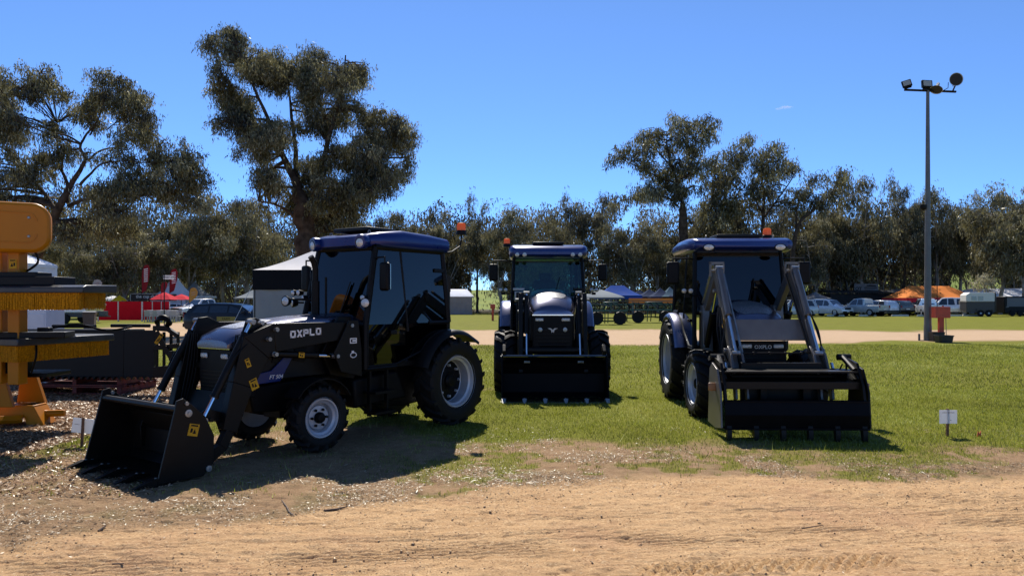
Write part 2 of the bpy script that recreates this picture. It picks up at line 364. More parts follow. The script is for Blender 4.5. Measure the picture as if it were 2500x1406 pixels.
# ---------------------------------------------------------------- grass blades, litter, mulch, clods (uncountable)
def scatter(n, x0, x1, y0, y1, wfun):
    x = rng.uniform(x0, x1, n); y = rng.uniform(y0, y1, n); keep = rng.random(n) < wfun(x, y); return x[keep], y[keep]
def blades(x, y, h, w, lean=.5):
    n = len(x); z = relief(x, y); a = rng.uniform(0, 2 * np.pi, n); b = rng.uniform(0, 2 * np.pi, n); hh = h * rng.uniform(.5, 1.35, n); ww = w * rng.uniform(.6, 1.4, n); le = hh * rng.uniform(0, lean, n)
    V = np.zeros((n, 3, 3)); cx, sx = np.cos(a) * ww / 2, np.sin(a) * ww / 2
    V[:, 0] = np.stack([x - cx, y - sx, z - .01], -1); V[:, 1] = np.stack([x + cx, y + sx, z - .01], -1); V[:, 2] = np.stack([x + np.cos(b) * le, y + np.sin(b) * le, z + hh], -1)
    return V
V = []; T = []
def gw(x, y):
    g = zones(x, y)[0]; return np.clip(g, 0, 1) ** 1.2
fan = lambda x, y: (np.abs(x) < .76 * y + .8)
gx, gy = scatter(300000, -7.5, 10, 6.2, 13.5, lambda x, y: gw(x, y) * fan(x, y) * (.6 + .7 * (vnoise(x, y, .5, 31) - .2)))
V.append(blades(gx, gy, .032, .008, 1.1)); T.append(rng.random(len(gx)) * .75 + .3 * vnoise(gx, gy, .8, 32) + .4 * (vnoise(gx, gy, 2.6, 37) - .5))
gx, gy = scatter(190000, -14, 21, 13.5, 27.5, lambda x, y: gw(x, y) * fan(x, y))
V.append(blades(gx, gy, .042, .016, 1.0)); T.append(rng.random(len(gx)) * .75 + .3 * vnoise(gx, gy, 1.5, 32) + .45 * (vnoise(gx, gy, 3.4, 37) - .5))
gx, gy = scatter(1500, -5, 7.5, 6.3, 10.5, lambda x, y: (1 - zones(x, y)[1]) * .8 * sstep(.55, .7, vnoise(x, y, .4, 33)))   # longer wisps
V.append(blades(gx, gy, .09, .006, .9)); T.append(rng.random(len(gx)) * .6 + .5)
V = np.concatenate(V); T = np.clip(np.concatenate(T), 0, 1); n = len(V)
GRASS = leafmat('lawn_grass', (.034, .042, .003), (.28, .305, .024), .5, (.62, .62, .26))  # palest tint covers dry blades and reflecting specks painted into the colour
lo = bpy.data.objects.new('lawn_grass', npmesh('lawn_grass', V.reshape(-1, 3), np.arange(n * 3).reshape(n, 3), GRASS, {'tint': np.repeat(T, 3)})); C.objects.link(lo)
tag(lo, 'short mown green grass around the tractors', 'grass', kind='stuff')

def flakes(x, y, L, W, tilt=.5, lift=.004):
    n = len(x); z = relief(x, y) + lift; a = rng.uniform(0, 2 * np.pi, n); L = L * rng.uniform(.4, 1.7, n); W = W * rng.uniform(.5, 1.5, n)
    d = np.stack([np.cos(a), np.sin(a), rng.uniform(-tilt, tilt, n) * .6], -1); s = np.stack([-np.sin(a), np.cos(a), rng.uniform(-tilt, tilt, n)], -1)
    c = np.stack([x, y, z + rng.random(n) * .012], -1); bend = np.zeros((n, 3)); bend[:, 2] = rng.uniform(-.25, .35, n) * L
    V = np.stack([c - d * L[:, None] / 2, c - s * W[:, None] / 2 + bend * .3, c + d * L[:, None] / 2, c + s * W[:, None] / 2 + bend * .3], 1)
    return V
def flake_obj(name, xy, L, W, m, label, cat, tilt=.5):
    V = np.concatenate([flakes(x, y, l, w, tilt) for (x, y), l, w in zip(xy, L, W)]); n = len(V)
    o = bpy.data.objects.new(name, npmesh(name, V.reshape(-1, 3), np.arange(n * 4).reshape(n, 4), m, {'tint': np.repeat(rng.beta(1.3, 2.2, n), 4)})); C.objects.link(o)
    return tag(o, label, cat, kind='stuff')
LITTER = leafmat('dry_litter', (.06, .035, .02), (.40, .29, .17), .15, (.75, .64, .48))
CHIPS = leafmat('wood_chips', (.10, .052, .026), (.42, .25, .135), .1, (.60, .42, .27))
def lit(x, y):
    g, d, m, t, w = zones(x, y); yd = np.interp(x, DX, DYv)
    return np.clip((1 - d) * (1 - m) * (1 - .8 * g) * (.45 + 1.3 * np.exp(-((y - yd - .35) / .5) ** 2)) + .004 + .3 * d * np.exp(-((yd - y) / .3) ** 2) * .4, 0, 1) * fan(x, y) * sstep(.2, .7, vnoise(x, y, .45, 35))
a = scatter(300000, -6.5, 7.5, 4.4, 9.5, lit); b = scatter(9000, -5.5, 7, 4.1, 9.5, lambda x, y: lit(x, y) * .8)
flake_obj('leaf_litter', [a, b], [.020, .055], [.0052, .008], LITTER, 'dry bark shreds and fallen gum leaves along the road edge', 'leaf litter')
a = scatter(90000, -11, -3.6, 7.0, 18, lambda x, y: zones(x, y)[2] * fan(x, y)); b = scatter(14000, -7, -3, 6.2, 8.6, lambda x, y: (1 - zones(x, y)[1]) * fan(x, y) * .6)
flake_obj('wood_mulch', [a, b], [.055, .045], [.016, .012], CHIPS, 'brown wood chip mulch spread under the attachments', 'mulch', .9)
# clods and small stones on the road
x, y = scatter(20000, -4.5, 6, 3.9, 8.2, lambda x, y: fan(x, y) * zones(x, y)[1] * (.15 + .85 * sstep(.5, .75, vnoise(x, y, .5, 36))))
n = len(x); r = .0038 * np.exp(rng.normal(0, .45, n)); z = relief(x, y)
oc = np.array([(1, 0, 0), (0, 1, 0), (-1, 0, 0), (0, -1, 0), (0, 0, .8), (0, 0, -.8)]); ang = rng.uniform(0, 6.3, n)
P = oc[None] * r[:, None, None] * rng.uniform(.6, 1.4, (n, 6, 1)); P = np.stack([P[..., 0] * np.cos(ang)[:, None] - P[..., 1] * np.sin(ang)[:, None], P[..., 0] * np.sin(ang)[:, None] + P[..., 1] * np.cos(ang)[:, None], P[..., 2]], -1) + np.stack([x, y, z + r * .3], -1)[:, None]
of = np.array([(0, 1, 4), (1, 2, 4), (2, 3, 4), (3, 0, 4), (1, 0, 5), (2, 1, 5), (3, 2, 5), (0, 3, 5)])
CLOD = leafmat('clods', (.13, .075, .04), (.48, .30, .14), 0)
o = bpy.data.objects.new('road_clods', npmesh('road_clods', P.reshape(-1, 3), (of[None] + np.arange(n)[:, None, None] * 6).reshape(-1, 3), CLOD, {'tint': np.repeat(rng.random(n), 6)})); C.objects.link(o)
tag(o, 'crumbs of clay and small stones on the dirt road', 'gravel', kind='stuff')
# a few sticks that can be told apart
STICK = mat('dead_stick', (.10, .065, .045), .9, var=.3, scale=20)
for i, (pts, r, lab) in enumerate([
    ([(688, 1222), (700, 1240), (706, 1252), (718, 1262)], .007, 'crooked dead stick on the road edge below the left tractor'),
    ([(790, 1246), (820, 1242), (848, 1238)], .009, 'short straight dark stick beside the crooked one'),
    ([(240, 1298), (258, 1290)], .012, 'small curled bark piece on the road at the lower left'),
    ([(275, 1376), (302, 1380)], .008, 'dark bark sliver near the bottom left corner of the road'),
    ([(1958, 1282), (2010, 1278)], .006, 'thin dark twig lying in the middle of the road at right')]):
    P = []
    for p in pts:
        gx_, gy_ = G(*p); P.append((gx_, gy_, float(relief(np.array(gx_), np.array(gy_))) + r))
    tag(MB().tube(P, [r * .7] + [r] * (len(P) - 2) + [r * .5], 6).build('stick', STICK), lab, 'stick', 'sticks on the dirt road')
# ---------------------------------------------------------------- tractors (local x forward, y left, z up; origin under the rear axle)
def tyre_mesh(Rr, w, rim, lugs, chevron=True):
    b = MB(); h = w / 2; sh = Rr - .045
    prof = [(rim, -h * .78), (rim + .03, -h * .95), ((rim + sh) / 2 + .02, -h * 1.04), (sh - .03, -h), (sh, -h * .82), (sh + .008, -h * .4), (sh + .01, 0), (sh + .008, h * .4), (sh, h * .82), (sh - .03, h), ((rim + sh) / 2 + .02, h * 1.04), (rim + .03, h * .95), (rim, h * .78)]
    n = 40; vs = []
    b.lathe(prof, n=n, cap=False)
    for i in range(lugs):                       # angled tread bars, alternating left and right
        for sd in (-1, 1):
            t0 = 2 * math.pi * (i + (.5 if sd > 0 else 0)) / lugs; t1 = t0 + (.9 * 2 * math.pi / lugs if chevron else .1)
            dt = .26 * 2 * math.pi / lugs
            pts = []
            for (t, y, rr0, rr1) in ((t0 + dt * 2.6, sd * .0, sh - .01, Rr), (t0 + dt, sd * h * .6, sh - .01, Rr), (t0, sd * h * 1.02, sh - .05, Rr - .03)):
                for tt, rr in ((t, rr0), (t, rr1), (t + dt, rr1 - .002), (t + dt, rr0)):
                    pts.append((rr * math.cos(tt), y, rr * math.sin(tt)))
            b.add(pts, [(0, 1, 2, 3), (11, 10, 9, 8)] + [(j * 4 + k, j * 4 + (k + 1) % 4, (j + 1) * 4 + (k + 1) % 4, (j + 1) * 4 + k) for j in range(2) for k in range(4)])
    return b.mesh('tyre', RUBBER, 35)
def rim_mesh(rim, w, m, deep):
    h = w / 2; b = MB()
    prof = [(rim + .018, h * .96), (rim + .024, h * .84), (rim - .008, h * .82), (rim - .02, h * .62), (rim - .045, h * .52), (rim - .05, h * (-.2 if deep else .05)), (rim * .80, h * (-.3 if deep else -.05))]
    if not deep: prof += [(rim * .70, h * -.02), (rim * .62, h * .22), (rim * .40, h * .26), (rim * .30, h * .26), (rim * .29, -h * .2)]
    b.lathe(prof + [(rim * .8, -h * .45), (rim + .01, -h * .9)], n=40, cap=False)
    return b.mesh('rim', m, 35)
def wheel(parent, pos, Rr, w, rim, lugs, side, deep, steer=0, rmat=None):
    e = share(rim_mesh(rim, w, rmat or SILVER, deep), 'wheel', parent, pos, (0, 0, (0 if side > 0 else math.pi) + steer))
    share(tyre_mesh(Rr, w, rim, lugs), 'tyre', e)
    h = w / 2; hb = MB()
    hz = h * (-.05 if deep else .26)
    if deep: hb.lathe([(rim - .052, -h * .28), (rim * .80, -h * .22), (rim * .70, hz - .02), (rim * .30, hz)], n=32, cap=False)
    hb.lathe([(rim * .3, hz), (rim * .3, hz + .03), (rim * .22, hz + .06), (rim * .14, hz + .065), (0, hz + .065)], n=20).build('hub', PLASTIC, e)
    nb = 6 if not deep else 8; r0 = rim * (.62 if deep else .46); bl = MB().lathe([(.020 if deep else .012, -.02), (.016, .022), (0, .024)], n=8).mesh('wheel_bolt', SILVER if deep else PLASTIC)
    for k in range(nb):
        t = 2 * math.pi * k / nb; share(bl, 'wheel_bolt', e, (r0 * math.cos(t), hz, r0 * math.sin(t)))
    return e
def roundrect(x, y0, y1, z0, z1, r, n=4):       # closed ring in a plane of constant x
    ring = []
    for cy, cz, a0 in ((y1 - r, z1 - r, 0), (y0 + r, z1 - r, 90), (y0 + r, z0 + r, 180), (y1 - r, z0 + r, 270)):
        for k in range(n + 1):
            t = R(a0 + 90 * k / n); ring.append((x, cy + r * math.cos(t), cz + r * math.sin(t)))
    return ring
def hood_ring(x, w, zt, zb, arch, n=10):        # arched top, straight sides
    ring = [(x, w, zb), (x, w * 1.02, (zb + zt) / 2), (x, w, zt - arch)]
    for k in range(1, n):
        t = math.pi * k / n; ring.append((x, w * math.cos(t) if abs(math.cos(t)) < .98 else w * math.cos(t), zt - arch + arch * math.sin(t) ** .75))
    ring += [(x, -w, zt - arch), (x, -w * 1.02, (zb + zt) / 2), (x, -w, zb)]
    return ring
def cylinder(parent, a, b, y, r, frac=(.0, .62), name='hydraulic_cylinder', m=None):
    a = Vector((a[0], y, a[1])); b = Vector((b[0], y, b[1])); p0 = a.lerp(b, frac[0]); p1 = a.lerp(b, frac[1])
    o = MB().tube([p0, p1], r, 12).tube([p0, p0.lerp(p1, .02)], r * 1.12, 12).tube([p0.lerp(p1, .96), p1], r * 1.15, 12).build(name, m or STEEL_BLACK, parent)
    k = MB(); k.tube([a, b], r * .5, 10); k.build('rod', CHROME, o)
    for q in (a, b): MB().tube([q - Vector((0, .05, 0)), q + Vector((0, .05, 0))], r * .75, 10).build('pin', ZINC, o)
    return o
def lamp(parent, pos, r, rot, name='work_light', oval=1.0):
    h = MB().lathe([(0, -.06), (r * .7, -.055), (r, -.01), (r * 1.04, .012), (r * .96, .014)], axis='x', n=18).build(name, PLASTIC, parent, loc=pos, rot=rot)
    l = MB().lathe([(r * .94, .010), (r * .7, .02), (r * .3, .026), (0, .028)], axis='x', n=18).build('lens', LENS, h)
    h.scale = (1, oval, 1)
    return h
def beacon(parent, base, pts=None, k=1.2):
    x, y, z = base
    o = MB().lathe([(.062 * k, 0), (.058 * k, .05 * k), (.05 * k, .055 * k)], base, axis='z', n=16)
    if pts: o.tube(pts, .012, 8)
    o = o.build('beacon', PLASTIC, parent)
    MB().lathe([(.052 * k, .05 * k), (.05 * k, .11 * k), (.044 * k, .135 * k), (.03 * k, .14 * k), (0, .14 * k)], base, axis='z', n=16).build('amber_dome', AMBER, o)
def mirror(parent, top, out, size, z):
    x, y, zt = top; s = 1 if y > 0 else -1
    o = MB().box((x + .02, out, z), (.06, size[0], size[1])).build('mirror', PLASTIC, parent, bevel=.03)
    MB().tube([(x - .05, y, zt), (x + .02, y + s * .08, zt + .02), (x + .02, out, zt + .02), (x + .02, out, z + size[1] * .4)], .012, 8).build('bracket', BLACK, o)
    MB().sheet([[(x - .014, out - size[0] * .42, z - size[1] * .44), (x - .014, out + size[0] * .42, z - size[1] * .44), (x - .014, out + size[0] * .42, z + size[1] * .44), (x - .014, out - size[0] * .42, z + size[1] * .44)]], .004).build('mirror_glass', CHROME, o)
def hood_at_(hd, x):
    for a, b in zip(hd[:-1], hd[1:]):
        if a[0] <= x <= b[0]:
            f = (x - a[0]) / (b[0] - a[0]); return [a[i] + (b[i] - a[i]) * f for i in range(5)]
    return hd[-1]
def tractor(name, label, loc, heading, p):
    t = thing(name, label, 'tractor', (*loc, 0), heading, 'blue cab tractors with front loaders parked in a row')
    Rr, rw, rt, rr = p['rear']; Rf, fw, ft, fr = p['front']; wb = p['wb']; st = R(p.get('steer', 0))
    for s in (1, -1):
        wheel(t, (0, s * rt, Rr), Rr, rw, rr, 18, s, True)
        wheel(t, (wb, s * ft, Rf), Rf, fw, fr, 16, s, False, st)
    # chassis, engine block, axles
    cz = Rr * .95
    MB().prism([(-.25, cz - .22), (.5, cz - .28), (1.2, cz - .18), (wb + .55, cz - .1), (wb + .6, cz + .18), (1.2, cz + .25), (-.25, cz + .25)], -.24, .24).tube([(0, -rt, Rr), (0, rt, Rr)], .13, 14).build('chassis', PLASTIC, t, bevel=.02)
    MB().tube([(wb, -ft, Rf), (wb, ft, Rf)], .065, 12).box((wb, 0, Rf + .07), (.3, .3, .22)).build('front_axle', PLASTIC, t, bevel=.01)
    # hood as a loft
    hd = p['hood']; rings = [hood_ring(*r) for r in hd]
    h = MB().loft(rings).build('hood', HOODM, t, smooth=50, bevel=.006)
    x0, w0, zt0, zb0, ar0 = hd[-1]
    # side louvre panel, dark lower body
    xa, wa, zta, zba, _ = hd[0]; zl = (zba + zta) / 2
    zlo = p['zlo']; MB().loft([[(q[0] - (.03 if i else 0), q[1] * .985, q[3] + .03), (q[0] - (.03 if i else 0), q[1] * .985, zlo), (q[0] - (.03 if i else 0), -q[1] * .985, zlo), (q[0] - (.03 if i else 0), -q[1] * .985, q[3] + .03)] for i, q in enumerate(hd[:-1])]).build('engine_side_panel', BLACK, t, bevel=.01)
    for s in (1, -1):
        for k in range(5):
            xk = xa + .25 + (hd[-2][0] - xa - .5) * k / 4; qk = hood_at_(hd, xk); MB().box((xk, s * (qk[1] * .985 + .004), (zlo + qk[3]) / 2 + .04), (.16, .008, (qk[3] - zlo) * .45), rotm(0, R(-12), 0)).build('side_louvre', PLASTIC, t, bevel=.003)
    g = p['grille']       # (x, z0, z1, halfwidth)
    gr_ = MB().prism([(g[0] - .3, g[1]), (g[0], g[1] + .03), (g[0] + .015, (g[1] + g[2]) / 2), (g[0], g[2]), (g[0] - .3, g[2])], -g[3], g[3]).build('grille', PLASTIC, t, bevel=.012)
    bars = MB()
    for k in range(7):
        zz = g[1] + .06 + (g[2] - g[1] - .25) * k / 7; bars.box((g[0] + .017, 0, zz), (.012, g[3] * 1.7, .012))
    bars.build('grille_bars', BLACK, gr_)
    MB().box((g[0] + .012, 0, g[2] + .012), (.02, g[3] * 2.04, .018)).build('chrome_strip', CHROME, gr_)
    for s in (1, -1):
        hl = MB().box((g[0] + .012, s * g[3] * .66, g[2] - .07), (.03, g[3] * .42, .055)).build('headlight', LENS, t, bevel=.015)
        if p.get('fog'): lamp(t, (g[0] + .02, s * g[3] * .62, g[2] - .24), .045, (0, 0, 0), 'front_lamp')
    # hood vent following the loft
    v0, v1, uw = p['vent']; vv = []
    def hood_at(x):
        for a, b in zip(hd[:-1], hd[1:]):
            if a[0] <= x <= b[0]:
                f = (x - a[0]) / (b[0] - a[0]); return [a[i] + (b[i] - a[i]) * f for i in range(5)]
        return hd[-1]
    vm = MB(); grid = []
    nu, nv = 12, 10
    for i in range(nv + 1):
        x = v0 + (v1 - v0) * i / nv; q = hood_at(x); row = []
        wv = uw * (1 - .35 * abs(2 * i / nv - 1) ** 3)
        for j in range(nu + 1):
            u = (2 * j / nu - 1) * wv; tt = math.acos(max(-1, min(1, u))); row.append((x, q[1] * u, q[2] - q[4] + q[4] * math.sin(tt) ** .75 + .004))
        grid.append(row)
    vm.loft(grid, cap=False, closed=False)
    VENT = MATS.get('vent_mesh') or vent_material()
    vm.build('hood_vent', VENT, t, smooth=60)
    # cab
    c = p['cab']; xr, xrt, xf, xft, zf, zt, wbm, wtp, zs = c['xr'], c['xrt'], c['xf'], c['xft'], c['zf'], c['zt'], c['wb'], c['wt'], c['zs']
    fr_ = MB()
    for s in (1, -1):
        fr_.tube([(xf, s * wbm, zf), (xf, s * wbm, zs), (xft, s * wtp, zt)], .034, 6)
        fr_.tube([(xr, s * wbm, zs), (xrt, s * wtp, zt)], .034, 6)
        fr_.tube([(xft, s * wtp, zt), (xrt, s * wtp, zt)], .04, 6)
        fr_.tube([(xr, s * wbm, zs), (xr + .4, s * wbm, zs)], .03, 6)
        fr_.tube([(xf, s * wbm, zf), (c['xd'], s * wbm, zf)], .03, 6)
        xm = xf - (xf - xr) * .42; fr_.tube([(xm - .08, s * wbm, zs - .1), (xm, s * wtp, zt)], .022, 6)
    for x, z, w in ((xf, zs, wbm), (xft, zt, wtp), (xrt, zt, wtp), (xr, zs, wbm)): fr_.tube([(x, -w, z), (x, w, z)], .035, 6)
    fr_.box(((xr + xf) / 2, 0, zf + .02), (xf - xr - .05, wbm * 1.9, .06)).prism([(xf - .3, zf), (xf + .02, zf), (xf + .02, zs), (xf - .12, zs)], -wbm * .7, wbm * .7)
    fr_.build('cab_frame', PLASTIC, t)
    gl = p['glass']
    MB().sheet([[(xf - .005, -wbm + .03, zs), (xf - .005, wbm - .03, zs), (xft, wtp - .03, zt), (xft, -wtp + .03, zt)]]).build('windshield', gl, t, smooth=0)
    MB().sheet([[(xr, -wbm + .03, zs), (xr, wbm - .03, zs), (xrt, wtp - .03, zt), (xrt, -wtp + .03, zt)]]).build('rear_window', gl, t, smooth=0)
    for s in (1, -1):
        prof = [(xf - .03, zf + .03), (c['xd'], zf + .03)]
        for k in range(6):
            a = R(c['a0'] + (c['a1'] - c['a0']) * k / 5); prof.append(((Rr + .1) * math.cos(a), Rr + (Rr + .1) * math.sin(a)))
        prof += [(xr + .04, zs), (xrt + .03, zt - .02), (xft - .03, zt - .02), (xf - .03, zs)]
        f = lambda z: s * (wbm + (wtp - wbm) * max(0, (z - zs) / (zt - zs)) + .006)
        b = MB(); n_ = len(prof); vs = [(x, f(z), z) for x, z in prof] + [(x, f(z) - s * .006, z) for x, z in prof]
        b.add(vs, [tuple(range(n_)), tuple(range(2 * n_ - 1, n_ - 1, -1))] + [(i, (i + 1) % n_, n_ + (i + 1) % n_, n_ + i) for i in range(n_)])
        lowp = [(x, z) for x, z in prof if z <= zs + .001]; upp = [(xr + .04, zs + .002), (xrt + .03, zt - .02), (xft - .03, zt - .02), (xf - .03, zs + .002)]
        b = MB().prism(lowp, s * (wbm + .006), s * wbm)
        d = b.build('door', gl, t, smooth=0)
        MB().sheet([[(x, f(z), z) for x, z in upp]], .006).build('door_window', gl, d, smooth=0)
        k = MB()
        pr = [(x, f(z) + s * .004, z) for x, z in prof]
        k.tube(pr + [pr[0]], .014, 6).build('door_frame', PLASTIC, d)
        MB().box((c['xd'] + .06, f(zf + .5) + s * .02, zf + .42), (.10, .025, .05)).build('door_handle', BLACK, d, bevel=.006)
        MB().box((xr + .16, f(zt - .25) + s * .015, zt - .25), (.20, .02, .05)).build('door_hinge', BLACK, d, bevel=.006)
        # fender over the rear wheel
        fb = MB(); rings = []
        a0, a1 = p['fender']
        for k in range(15):
            a = R(a0 + (a1 - a0) * k / 14); ra = Rr + .07; xx, zz = ra * math.cos(a), Rr + ra * math.sin(a)
            if k == 14: xx -= .06; zz -= .02
            wo_, wi = rt + rw * .42, wbm * .72
            nx_, nz_ = math.cos(a), math.sin(a); row = []
            for (yy, dr) in ((wi, 0), (wi, .03), (rt, .035), (wo_ - .04, .03), (wo_, .005), (wo_ + .012, -.03), (wo_ - .012, -.03), (wo_ - .03, -.005)):
                row.append((xx + nx_ * dr, s * yy, zz + nz_ * dr))
            rings.append(row)
        fb.loft(rings).build('fender', p['fendermat'], t, smooth=45)
        # step
        MB().box((xf - .22, s * (wbm + .02), zf - .28), (.34, .2, .03)).box((xf - .22, s * (wbm + .02), zf - .52), (.34, .2, .03)).box((xf - .36, s * (wbm - .02), zf - .28), (.03, .05, .56)).box((xf - .08, s * (wbm - .02), zf - .28), (.03, .05, .56)).build('step', PLASTIC, t)
        mm = p['mirror']; mirror(t, (xft + .02, s * wtp, mm[3]), s * mm[0], (mm[1], mm[2]), mm[4])
        # side marker lamps on a stalk
        ml = p['marker']
        q = MB().tube([(ml[0], s * (wbm - .05), ml[2]), (ml[0] + .02, s * ml[1], ml[2])], .012, 6).box((ml[0] + .02, s * ml[1], ml[2] + .0), (.05, .07, .05)).build('marker_bracket', PLASTIC, t)
        if not p.get('smallmark'):
            for dy in (-.05, .05): lamp(t, (ml[0] + .05, s * ml[1] + dy, ml[2] + .07), .04, (0, 0, 0), 'indicator_lamp')
        else:
            lamp(t, (ml[0] + .05, s * ml[1], ml[2]), .058, (0, 0, R(25) * s), 'indicator_lamp')
            for dx in (.02, .11): lamp(t, (ml[0] - dx, s * (ml[1] - .12), ml[2] + .06), .035, (0, 0, R(20) * s), 'work_light')
        # light bar of fuel tank below the cab
        MB().prism([(.95 * Rr + .12, zf - .42), (xf + .08, zf - .46), (xf + .1, zf - .12), (.95 * Rr + .3, zf - .06)], s * .3, s * (wbm * .85)).build('fuel_tank', PLASTIC, t, bevel=.03)
    # seat and steering wheel
    sx = xr + (xf - xr) * .32
    se = MB().box((sx, 0, zf + .38), (.46, .48, .14)).box((sx - .05, 0, zf + .2), (.3, .3, .26)).build('seat', PLASTIC, t, bevel=.04)
    MB().box((sx - .22, 0, zf + .75), (.12, .46, .62), rotm(0, R(-10), 0)).box((sx - .26, 0, zf + 1.12), (.08, .26, .16)).build('backrest', mat('seat_vinyl', (.02, .022, .024), .45, var=.2), se, bevel=.05)
    ring = [(xf - .42 + .07 * math.cos(a) , .19 * math.sin(a), zs + .10 + .18 * math.cos(a)) for a in [2 * math.pi * k / 20 for k in range(21)]]
    MB().tube(ring, .014, 6).tube([(xf - .42, 0, zs + .1), (xf - .2, 0, zs - .25)], .03, 8).tube([ring[3], ring[13]], .012, 5).build('steering_wheel', PLASTIC, t)
    # roof
    ro = p['roof']; rings = []
    for x, w, z0, z1, r in ro['rings']: rings.append(roundrect(x, -w, w, z0, z1, r))
    rf = MB().loft(rings).build('roof', BLUE, t, smooth=45, bevel=.008)
    MB().box((ro['hatch'][0], 0, ro['hatch'][2]), (ro['hatch'][1], ro['hatch'][3], .05)).build('roof_hatch', BLACK, rf, bevel=.012)
    for (x, y, z) in ro['eyes']: MB().tube([(x + .02 * math.cos(a), y, z + .022 + .022 * math.sin(a)) for a in [2 * math.pi * k / 12 for k in range(13)]], .005, 5).build('lifting_eye', ZINC, rf)
    MB().box(((xft + xrt) / 2, 0, zt + .01), (xft - xrt, wtp * 1.9, .03)).build('roof_lining', PLASTIC, rf)
    for (x, y, z, rr_, yaw, ov) in ro['lights']: lamp(t, (x, y, z), rr_, (0, R(6), R(yaw)), 'roof_light', ov)
    bx = p['beacon']; beacon(t, bx[0], bx[1])
    if 'exhaust' in p:
        e = p['exhaust']; MB().tube([(e[0], e[1], e[2]), (e[0], e[1], e[3])], .05, 12).tube([(e[0], e[1], e[3]), (e[0], e[1], e[3] + .14), (e[0] + .02, e[1], e[3] + .22), (e[0] + .07, e[1], e[3] + .29)], [.036, .036, .036, .034], 12).tube([(e[0] - .16, e[1], e[2] + .1), (e[0] - .16, e[1], e[3] + .05)], .014, 6).build('exhaust_stack', PLASTIC, t)
    # wiper and hoses
    MB().tube([(xf + .012, .1, zs + .04), ((xf + xft) / 2 + .02, .22, (zs + zt) / 2 + .05)], .008, 5).build('wiper', PLASTIC, t)
    return t
def vent_material():
    m = bpy.data.materials.new('vent_mesh'); m.use_nodes = True; nt = m.node_tree; b = nt.nodes['Principled BSDF']
    b.inputs['Metallic'].default_value = .6; b.inputs['Roughness'].default_value = .35
    tc = nt.nodes.new('ShaderNodeTexCoord'); v = nt.nodes.new('ShaderNodeTexVoronoi'); v.inputs['Scale'].default_value = 80
    nt.links.new(tc.outputs['Object'], v.inputs['Vector'])
    r = nt.nodes.new('ShaderNodeValToRGB'); r.color_ramp.elements[0].position = .3; r.color_ramp.elements[0].color = (.03, .03, .03, 1); r.color_ramp.elements[1].position = .45; r.color_ramp.elements[1].color = (.35, .35, .36, 1)
    nt.links.new(v.outputs['Distance'], r.inputs[0]); nt.links.new(r.outputs[0], b.inputs['Base Color'])
    MATS['vent_mesh'] = m; return m
def bucket(parent, prof, w, side, teeth, tooth_len, topbar=None, m=None, tmat=None, loc=None):
    m = m or STEEL_BLACK
    b = MB().strip(prof, .011, -w / 2, w / 2)
    for s in (1, -1): b.prism(side, s * (w / 2 - .012), s * (w / 2 + .012))
    o = b.build('bucket', m, parent, bevel=.004)
    x0, z0 = prof[0]
    MB().prism([(x0 - .16, z0 - .016), (x0 + .02, z0 - .012), (x0 + .02, z0 - .004), (x0 - .16, z0 + .0)], -w / 2 - .02, w / 2 + .02).build('cutting_edge', ZINC if tmat else m, o)
    tm = MB()
    L = tooth_len
    tm.add([(-.14, -.034, .040), (-.14, .034, .040), (0, .036, .055), (0, -.036, .055), (L, .018, -.006), (L, -.018, -.006), (-.14, -.034, -.0), (-.14, .034, -.0), (0, .036, -.012), (0, -.036, -.012)],
           [(0, 1, 2, 3), (3, 2, 4, 5), (6, 9, 8, 7), (9, 5, 4, 8), (0, 6, 7, 1), (1, 7, 8, 2), (2, 8, 4), (3, 5, 9), (0, 3, 9, 6)])
    me = tm.mesh('tooth', tmat or m)
    bolt = MB().lathe([(.014, 0), (.014, .014), (0, .016)], axis='z', n=6).mesh('bolt', ZINC)
    for k in range(teeth):
        y = -w / 2 + .03 + (w - .06) * k / (teeth - 1)
        share(me, 'tooth', o, (x0, y, z0))
        for dx in (-.09, -.03): share(bolt, 'bolt', o, (x0 + dx, y, z0 + .036 + (.01 if dx > -.05 else 0)))
    for s in (1, -1):
        q = max(side, key=lambda v: v[1]); b = MB().tube([(q[0] - .03, s * (w / 2 - .03), q[1] - .05), (q[0] - .03, s * (w / 2 + .03), q[1] - .05)], .018, 10)
        b.build('side_bolt', ZINC, o)
    return o
def sticker(parent, x, z, y, w, h, rot=0, name='warning_sticker', m=None):
    s = 1 if y > 0 else -1
    o = MB().box((0, 0, 0), (w, .003, h)).build(name, m or YSTICK, parent, loc=(x, y, z), rot=(0, rot, 0))
    MB().prism([(-w * .3, -h * .3), (w * .05, -h * .3), (-w * .1, h * .1)], s * .002, s * .0035).box((w * .2, s * .0025, -h * .05), (w * .2, .002, h * .35)).box((-.0, s * .0025, h * .36), (w * .7, .002, h * .12)).build('sticker_print', BLACK, parent, loc=(x, y, z), rot=(0, rot, 0))
    return o
def hose(parent, pts, r=.009, name='hydraulic_hose'):
    P = [Vector(q) for q in pts]; out = []
    for i in range(len(P) - 1):
        a = P[max(0, i - 1)]; b = P[i]; c_ = P[i + 1]; d = P[min(len(P) - 1, i + 2)]
        for k in range(6):
            u = k / 6; out.append(.5 * ((2 * b) + (c_ - a) * u + (2 * a - 5 * b + 4 * c_ - d) * u * u + (3 * b - a - 3 * c_ + d) * u ** 3))
    out.append(P[-1]); return MB().tube(out, r, 6).build(name, PLASTIC, parent)

GL1 = glass('tinted_glass_dark', (.022, .034, .042)); GL2 = glass('tinted_glass_green', (.50, .68, .65))
